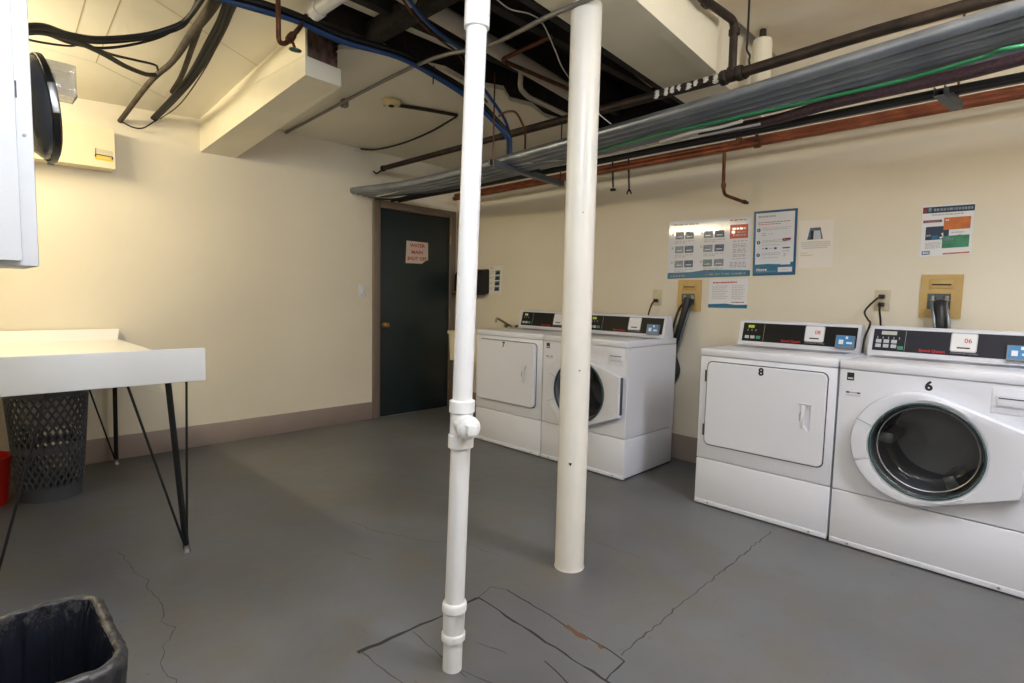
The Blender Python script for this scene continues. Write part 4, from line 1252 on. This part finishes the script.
# brown steel main with its drop and hook
bp = thing('steel_pipe', 'dark brown steel pipe with a vertical riser above the conduits', 'pipe', (3.05, 1.5, 2.44))
yb0 = 4.66
MB().tube([(2.97, yb0, 2.435), (2.99, 3.0, 2.45)], .023, 14).build('branch', 'rust', bp)
MB().tube([(2.99, 3.1, 2.45), (3.02, 2.0, 2.463), (3.05, 1.35, 2.474), (3.05, .7, 2.502), (3.05, -.5, 2.512), (3.05, YF+.002, 2.512)], .0275, 18).build('main', 'rust', bp)
MB().lathe([(.037, -.06), (.040, -.055), (.040, -.03), (.034, -.025), (.034, .025), (.040, .03), (.040, .055), (.037, .06)], (3.05, 1.36, 2.474), (0, 1, -.04), 20, cap0=True, cap1=True).build('tee', 'rust', bp)
MB().tube(bend([(3.05, 1.36, 2.48), (3.045, 1.36, 2.755), at(716, 8, 1, 1.36), at(703, -1, 1, 1.36), at(688, -16, 1, 1.36)], .05), .0215, 16).build('riser', 'rust', bp)
for p, axx in (((3.05, 1.36, 2.50), (0, 0, 1)), ((3.05, 1.36, 2.70), (0, 0, 1)), (at(707, 2, 1, 1.36), at(700, -4, 1, 1.36)-at(710, 5, 1, 1.36)),):
    MB().lathe([(.0215, -.016), (.029, -.014), (.029, .014), (.0215, .016)], p, axx, 18).build('fitting', 'rust', bp)
pf = MB()
rnd = random.Random(11)
y = 1.425
while y < 1.80:
    L = rnd.uniform(.02, .05)
    xx = 3.05-.03*(y-1.35)/.65
    a0, a1 = rnd.uniform(1.9, 2.6), rnd.uniform(3.3, 4.4)
    NA_ = 8
    rows = []
    for m_ in range(5):
        yy = y+L*m_/4
        sh_ = math.sin(PI*(m_+.3)/4.6)
        am, ah = (a0+a1)/2, (a1-a0)/2*(.45+.55*sh_)
        rows.append([Vector((xx+.0285*math.cos(am-ah+2*ah*k/NA_), yy+rnd.uniform(-.005, .005), 2.474-.017*(yy-1.35)+.0285*math.sin(am-ah+2*ah*k/NA_))) for k in range(NA_+1)])
    pf.loft(rows, closed=False)
    y += L+rnd.uniform(.004, .022)
pf.build('paint_flakes', 'plaster', bp)
MB().lathe([(.02, 0), (.028, .004), (.028, .02), (.02, .024)], (2.97, yb0-.002, 2.435), (0, 1, 0), 16, cap1=True).build('end_cap', 'rust', bp)
MB().tube(spline([(2.97, 4.68, 2.43), (2.97, 4.74, 2.41), (2.97, 4.79, 2.405), (2.97, YA-.005, 2.43)], 6), .008, 8).build('bent_bracket', 'rust', bp)

tube1('hook_hanger', [(3.08, 1.30, 2.858), (3.08, 1.298, 2.66), (3.07, 1.295, 2.60), (3.10, 1.29, 2.575), (3.085, 1.285, 2.54), (3.10, 1.285, 2.50), (3.088, 1.285, 2.465), (3.05, 1.285, 2.44)], .006, 'rust', 'thin black hook hanging from the ceiling and holding the brown steel pipe', 'hook', None, 8, 6)

# red-brown copper pipes near the wall
GR = 'red-brown copper pipes along the right wall'
def zred(y): return 2.262 + (4.65-y)*.0105
tube1('copper_pipe', [(3.80, y, zred(y)) for y in (4.62, 3.0, 1.4, .2, -1.0, YF+.003)], .0215, 'redpipe', 'red-brown copper pipe below the conduit bundle, the nearer and lower of the pair', 'pipe', GR, 14, 4)
tube1('copper_pipe', [(3.885, y, zred(y)+.052) for y in (4.70, 3.0, 1.4, .2, -1.0, YF+.003)], .0215, 'redpipe', 'red-brown copper pipe nearest the right wall, the farther of the pair', 'pipe', GR, 14, 4)
cs_ = thing('copper_stub', 'copper stub pipe with an elbow and valve, hanging above the wide poster', 'pipe', (3.83, 1.74, 1.95))
MB().tube(bend([(3.805, 1.722, 2.30), (3.80, 1.715, 2.03), (3.815, 1.71, 1.985), (3.93, 1.625, 1.945)], .03), .0115, 12).build('pipe', 'copper', cs_)
MB().lathe([(.0115, 0), (.016, .002), (.016, .03), (.0115, .032)], (3.805, 1.716, 2.03), (0, 0, 1), 14).build('elbow', 'copper', cs_)
MB().lathe([(.0, -.02), (.014, -.018), (.015, .004), (.010, .01), (.010, .024), (0, .026)], (3.94, 1.617, 1.943), (.8, -.55, -.2), 12).build('valve_end', 'rust', cs_)
pc = thing('pipe_clamp', 'rusty pipe clamp and elbow cluster on the copper pipes above the blue bordered poster', 'clamp', (3.82, 1.5, 2.30))
MB().lathe([(.023, -.02), (.032, -.018), (.032, .018), (.023, .02)], (3.80, 1.50, zred(1.5)), (0, 1, 0), 14).build('ring', 'copper', pc)
MB().tube(bend([(3.80, 1.50, zred(1.5)+.02), (3.78, 1.50, 2.36), (3.72, 1.52, 2.40), (3.70, 1.60, 2.40)], .02), .011, 10).build('branch', 'copper', pc)
MB().box((3.785, 1.60, 2.30), (3.80, 1.64, 2.37), .003).build('strap', 'copper', pc)
for i, (px, pyt, pyb, lab) in enumerate(((612.5, 160, 190, 'black pipe hook hanging just right of the thick column, the left one of two'), (628.5, 158, 194, 'black forked pipe hook right of the thick column, the right one of two'))):
    a_, b_ = at(px, pyt, 0, 3.80), at(px+.5, pyb, 0, 3.80)
    t = thing('pipe_hook', lab, 'hook', b_, 0, 'black pipe hooks')
    MB().rod(a_, b_+Vector((0, 0, .02)), .007, 8).build('rod', 'cable_black', t)
    fk = MB()
    if i: 
        fk.tube(spline([b_+Vector((0, .02, 0)), b_+Vector((0, .012, .02)), b_+Vector((0, 0, .035)), b_+Vector((0, -.012, .02)), b_+Vector((0, -.02, 0))], 5), .006, 8)
    else:
        fk.box((-.012, -.022, -.008), (.012, .022, .012), .004, mp=lambda p: p+b_)
    fk.build('hook_end', 'cable_black', t)

# white stub pipe by the near right ceiling
cy = thing('painted_pipe', 'cream painted vertical pipe at the ceiling behind the brown steel pipe', 'pipe', (3.465, 1.37, 2.43))
MB().lathe([(.056, 2.43), (.056, 2.775), (.050, 2.80), (.02, 2.805)], (3.465, 1.37, 0), (0, 0, 1), 28, cap0=True, cap1=True).build('shaft', 'beam', cy)
MB().lathe([(.0, 2.806), (.022, 2.804), (.018, 2.859)], (3.465, 1.37, 0), (0, 0, 1), 12).build('spigot', 'rust', cy)

# grey conduit rod along the ceiling, light painted where it crosses the beam
tube1('ceiling_conduit', [(2.115, YA-.005, 2.607), at(412, 67, 2, 2.605), at(487, 46, 2, 2.545), at(547, 17, 2, 2.493), at(592, -2, 2, 2.492), at(640, -24, 2, 2.492)], .011, 'rod_grey', 'thin grey conduit crossing the ceiling from the back wall to the thick column', 'conduit', None, 10, 5)
MB_clip = MB().box((2.075, 3.78, 2.592), (2.115, 3.83, 2.648), .004)
tag(MB_clip.build('conduit_clip', 'rod_grey'), 'small clip holding the thin ceiling conduit near the left beam', 'clip')

# smoke detector with its surface raceway
sd = thing('smoke_detector', 'round yellowed smoke detector on the ceiling behind the thin standpipe', 'smoke detector', (2.345, 3.58, 2.60))
zc = zr(3.58)
MB().lathe([(.066, .0), (.070, -.006), (.070, -.018), (.060, -.030), (.035, -.036), (.0, -.037)], (2.345, 3.58, zc), (0, 0, 1), 32).build('housing', 'detector', sd)
MB().lathe([(.020, -.036), (.022, -.042), (.016, -.046), (.0, -.047)], (2.345, 3.58, zc), (0, 0, 1), 16).build('sensor', 'rust', sd)
tube1('surface_raceway', [(2.33, 3.66, zr(3.66)-.012), (2.41, 3.60, zr(3.6)-.014), (2.60, 3.53, zr(3.5)-.013), (2.86, 3.45, zr(3.45)-.012)], .013, 'rust', 'dark surface raceway leading right from the smoke detector', 'conduit', None, 8, 6)
tube1('ceiling_cable', [(2.815, 4.815, zr(4.83)-.012), at(376, 149.5, 2, 2.607), at(402, 143.5, 2, 2.612), at(430, 132, 2, 2.622), at(456, 117, 2, 2.64)], .0075, 'cable_black', 'black cable curving over the ceiling below the smoke detector', 'cable')
tag(MB().box((2.76, YA-.03, 2.590), (2.82, YA-.002, 2.615), .004).build('cable_connector', 'pvc'), 'small white connector at the wall end of the curving ceiling cable', 'connector')

# --- inside the ceiling void
def pipe_thing(name, pts, r, m, label, cat='pipe', grp=None, cr=.06):
    return tag(MB().tube(bend(pts, cr), r, 16).build(name, m), label, cat, grp)
GP = 'white plastic waste pipes in the open ceiling'
mp_ = thing('waste_pipe', 'large white waste pipe running across the open ceiling behind both white posts', 'pipe', (2.4, 2.5, 2.7), 0, GP)
MB().tube([(1.30, 2.50, 2.823), (3.30, 2.50, 2.630)], .050, 22).build('pipe', 'pvc_old', mp_)
MB().lathe([(.050, -.04), (.058, -.037), (.058, .037), (.050, .04)], (2.20, 2.50, 2.736), (1, 0, -.096), 22).build('coupling', 'pvc_old', mp_)
st_ = thing('waste_pipe', 'short white waste pipe with a collar beside the left beam end', 'pipe', (1.40, 2.7, 2.62), 0, GP)
pa, pb2 = at(314, 12, 2, 2.635), at(352, -14, 2, 2.68)
MB().tube([pa, pb2], .036, 20).build('pipe', 'pvc', st_)
dv = (pb2-pa).normalized()
MB().lathe([(.034, -.006), (.042, -.004), (.042, .045), (.036, .048)], pa, dv, 22, cap0=True).build('collar', 'pvc', st_)
pipe_thing('drain_trap', [at(521, 77, 2, 2.66)+Vector((0, 0, .04)), at(520, 88, 2, 2.60), at(528, 97, 2, 2.585), at(566, 115, 2, 2.575), at(590, 128, 2, 2.57)], .017, 'pvc_old', 'small white drain elbow under the large waste pipe', 'pipe', GP, .035)
pipe_thing('copper_pipe', [at(552, 36, 2, 2.70), at(501, 60, 2, 2.62), at(566, 88, 2, 2.61), at(590, 100, 2, 2.61)], .0125, 'copper', 'brown copper pipe with a sharp bend in front of the large waste pipe', 'pipe', None, .03)
tag(MB().tube([at(600, 45, 2, 2.60), at(652, 86, 2, 2.60)], .012, 10).build('copper_pipe', 'copper'), 'brown copper pipe in the dark slot along the left edge of the right beam', 'pipe')
vv = thing('shutoff_valve', 'copper pipe with a green handwheel valve beside the left beam end', 'valve', (1.2, 2.7, 2.42))
vp = [(1.149, 2.70, 2.68), (1.149, 2.70, 2.413), (1.19, 2.72, 2.425), (1.30, 2.80, 2.565), (1.36, 2.86, 2.66)]
MB().tube(bend(vp, .03), .0115, 12).build('pipe', 'copper', vv)
vc = Vector((1.228, 2.745, 2.475))
MB().lathe([(.0, -.03), (.018, -.028), (.020, .0), (.018, .028), (.0, .03)], vc, (.5, .4, .66), 14).build('valve_body', 'copper', vv)
MB().rod(vc, vc+Vector((.012, -.02, -.055)), .007, 8).build('stem', 'copper', vv)
MB().lathe([(.0, -.006), (.022, -.007), (.029, -.004), (.029, .004), (.022, .007), (.0, .006)], vc+Vector((.012, -.02, -.060)), (.1, -.2, 1), 18).build('handwheel', 'green_wheel', vv)

# blue and black cables crossing the ceiling
GB = 'blue and black data cables crossing under the ceiling'
def cross(off, dzz, r, m, label, tail=True, seed=0):
    px = [(170, -22), (222, -2), (262, 9), (300, 21), (345, 41), (400, 57), (440, 78), (470, 97), (492, 118), (508, 136)]
    zs = [2.60]*7+[2.55, 2.46, 2.36]
    rnd = random.Random(seed)
    pts = []
    for (x, y), z in zip(px, zs):
        p = at(x, y, 2, z)
        pts.append(p+Vector((rnd.uniform(-.006, .006), off+rnd.uniform(-.006, .006), dzz)))
    if tail:
        pts += [pts[-1]+Vector((.03, .01, -.06)), pts[-1]+Vector((.04, .02, -.14))]
    return tube1('data_cable', pts, r, m, label, 'cable', GB, 8, 6)
cross(.0, -.006, .010, 'cable_blue', 'blue cable in front of the cable run across the ceiling, lowest of the run', True, 1)
cross(.022, -.002, .010, 'cable_blue', 'blue cable just behind the lowest one of the ceiling run', True, 2)
cross(.004, .024, .018, 'cable_black', 'black cable riding above the blue cables of the ceiling run', True, 3)
cross(.042, .030, .018, 'cable_black', 'rearmost black cable of the run across the ceiling', False, 4)
b2p = [(405, -6), (418, 12), (432, 27), (448, 40), (465, 54), (478, 80), (492, 100), (505, 120), (511, 138)]
tube1('data_cable', [at(x, y, 2, z) for (x, y), z in zip(b2p, [2.66, 2.65, 2.64, 2.62, 2.61, 2.57, 2.53, 2.46, 2.38])], .010, 'cable_blue', 'blue cable dropping from the top edge behind the standpipe head', 'cable', GB, 8, 6)
tube1('data_cable', [at(x-5, y+2, 2, z+.01) for (x, y), z in zip(b2p[:7], [2.66, 2.65, 2.64, 2.62, 2.61, 2.57, 2.53])], .006, 'copper', 'tan cable beside the blue one behind the standpipe head', 'cable', GB, 8, 6)
tube1('arched_cable', [at(x, y, 2, z) for (x, y), z in zip([(499, 116), (506, 112), (515, 112), (521, 121), (525, 133), (525, 149)], [2.45, 2.46, 2.45, 2.40, 2.34, 2.26])], .007, 'copper', 'brown cable arching down onto the conduits between the white posts', 'cable', None, 8, 6)
tube1('white_wire', [at(x, y, 2, z) for (x, y), z in zip([(494, -3), (510, 9), (530, 14), (543, 24), (555, 50), (562, 67), (572, 82)], [2.56]*7)], .0035, 'cable_white', 'thin white wire looping in the open ceiling left of the column head', 'cable', None, 6, 8)
tube1('white_wire', [at(x, y, 2, z) for (x, y), z in zip([(593, 108), (600, 115), (611, 124)], [2.40, 2.36, 2.30])], .0035, 'cable_white', 'short white wire right of the column above the conduits', 'cable', None, 6, 8)
for k, (x, y0_, y1_, lab) in enumerate(((434, 66, 84, 'dark cable tie tail hanging from the blue cable run left of the standpipe'),)):
    tag(MB().tube([at(x, y0_, 1, 2.86), at(x-1, y1_, 1, 2.86)], .004, 6).build('cable_tie', 'cable_black'), lab, 'cable tie')

# lagged pipes and black cables at the upper left
GL = 'brown lagged lines at the upper left ceiling'
def lagged(px, zs, rf, label, m='cable_grey'):
    pts = spline([at(x, y, 2, z) for (x, y), z in zip(px, zs)], 8)
    return tag(MB().tube(pts, .03, 10, rfun=rf).build('lagged_pipe', m), label, 'pipe', GL)
def wall_end(px, py):
    return at(px, py, 1, YA-.004)
p_ = spline([at(222, -10, 2, 2.62), at(207, 14, 2, 2.60), at(190, 36, 2, 2.58), at(172, 62, 2, 2.54), at(150, 82, 2, 2.48), wall_end(120, 121)], 8)
tag(MB().tube(p_, .03, 10, rfun=lambda t: .028-.012*min(1, t*1.6)).build('lagged_pipe', 'cable_grey'), 'brown lagged line running down to the back wall beside the cream junction box', 'pipe', GL)
p_ = spline([at(203, 18, 2, 2.60), at(193, 45, 2, 2.575), at(182, 75, 2, 2.53), at(172, 92, 2, 2.49)], 8)
tag(MB().tube(p_, .014, 10).build('lagged_pipe', 'cable_grey'), 'thin brown branch leaving the lagged line towards the black cable bundle', 'pipe', GL)
GK = 'black cables at the upper left ceiling'
rnd = random.Random(5)
for k, (dx, r, lab) in enumerate(((0, .0115, 'left strand of the black cable bundle descending to the back wall'), (5, .0125, 'middle strand of the black cable bundle descending to the back wall'), (10, .011, 'right strand of the black cable bundle descending to the back wall'))):
    pts = [at(228+dx*.9, -8, 2, 2.64), at(220+dx*.9, 18, 2, 2.62), at(206+dx, 45, 2, 2.60), at(191+dx*.8, 72, 2, 2.56), at(174+dx*.6, 95, 2, 2.50), wall_end(152+dx*.35, 118+dx*.2)]
    tube1('black_cable', pts, r, 'cable_black', lab, 'cable', GK)
tube1('thin_cable', [at(242, -6, 2, 2.64), at(222, 36, 2, 2.60), at(203, 72, 2, 2.56), at(180, 104, 2, 2.50), wall_end(160, 119)], .0035, 'cable_grey', 'thin tan cable right of the black bundle at the upper left', 'cable', GK, 6)
tube1('thin_cable', [wall_end(121, 121), at(132, 127, 1, 4.76), at(143, 128, 1, 4.76), wall_end(155, 121)], .005, 'cable_black', 'thin black cable looping between the two line ends at the back wall', 'cable', GK, 6)
for k, (px, zz, r, lab) in enumerate((
        ([(20, 27), (45, 27), (70, 35), (100, 39), (140, 36), (165, 30), (185, 21), (200, 2), (206, -10)], [2.10, 2.17, 2.25, 2.33, 2.42, 2.48, 2.54, 2.58, 2.60], .012, 'thick black cable swagging from the white cabinet to the ceiling lines, topmost of the three'),
        ([(20, 31), (45, 30), (70, 38), (100, 42), (140, 39), (165, 33), (184, 25), (194, 8), (200, -8)], [2.10, 2.17, 2.25, 2.33, 2.42, 2.48, 2.54, 2.58, 2.60], .009, 'black cable pressed against the underside of the thick topmost swag'),
        ([(20, 34), (45, 34), (70, 43), (100, 48), (130, 45), (160, 37), (186, 23)], [2.09, 2.16, 2.24, 2.32, 2.40, 2.47, 2.54], .006, 'thin black cable sagging just below the thick swag of black cable'),
        ([(20, 29), (50, 33), (75, 41), (100, 52), (125, 66), (145, 74), (155, 75)], [2.10, 2.18, 2.25, 2.32, 2.39, 2.44, 2.47], .012, 'black cable branching down from the swag to the lagged line, lower branch'),
        ([(60, 35), (85, 44), (110, 54), (135, 60), (155, 65), (158, 70)], [2.21, 2.28, 2.35, 2.41, 2.46, 2.47], .006, 'thin black cable of the branch reaching the lagged line, upper branch'),
        ([(20, 38), (45, 43), (70, 46), (80, 44)], [2.09, 2.16, 2.24, 2.26], .004, 'thin black wire between the white cabinet and the cable swag'))):
    tube1('black_cable', [at(x, y, 2, z) for (x, y), z in zip(px, zz)], r, 'cable_black', lab, 'cable', GK)

# ------------------------------------------------------------------ lamp housings (out of the photo's view)
def lamp(name, loc, label, mt, hang, along='y'):
    t = thing(name, label, 'lamp', loc)
    x, y, z = loc
    def q(a, b, c):
        return Vector((x+a, y+b, z+c)) if along == 'y' else Vector((x+b, y+a, z+c))
    MB().box((-.08, -.65, 0), (.08, .65, .05), .006, mp=lambda p: q(p.x, p.y, p.z)).build('housing', 'cabinet', t)
    for dx in (-.04, .04):
        MB().rod(q(dx, -.60, -.016), q(dx, .60, -.016), .013, 12).build('tube', mt, t)
    for dy in (-.5, .5):
        a = q(0, dy, .05)
        MB().rod(a, Vector((a.x, a.y, hang)), .004, 8).build('hanger', 'steel', t)
lamp('ceiling_lamp', (.40, .34, 2.50), 'twin tube fluorescent lamp hanging above the camera', 'tube_cool', 2.862, 'x')
lamp('ceiling_lamp', (2.15, -.75, 2.435), 'twin tube fluorescent lamp hanging in front of the washer numbered 6', 'tube_cool', 2.862)
lamp('strip_lamp', (-.20, 3.93, 2.345), 'twin tube fluorescent lamp above the left side of the folding table', 'tube_warm', zl(-.20, 3.93)+.005)
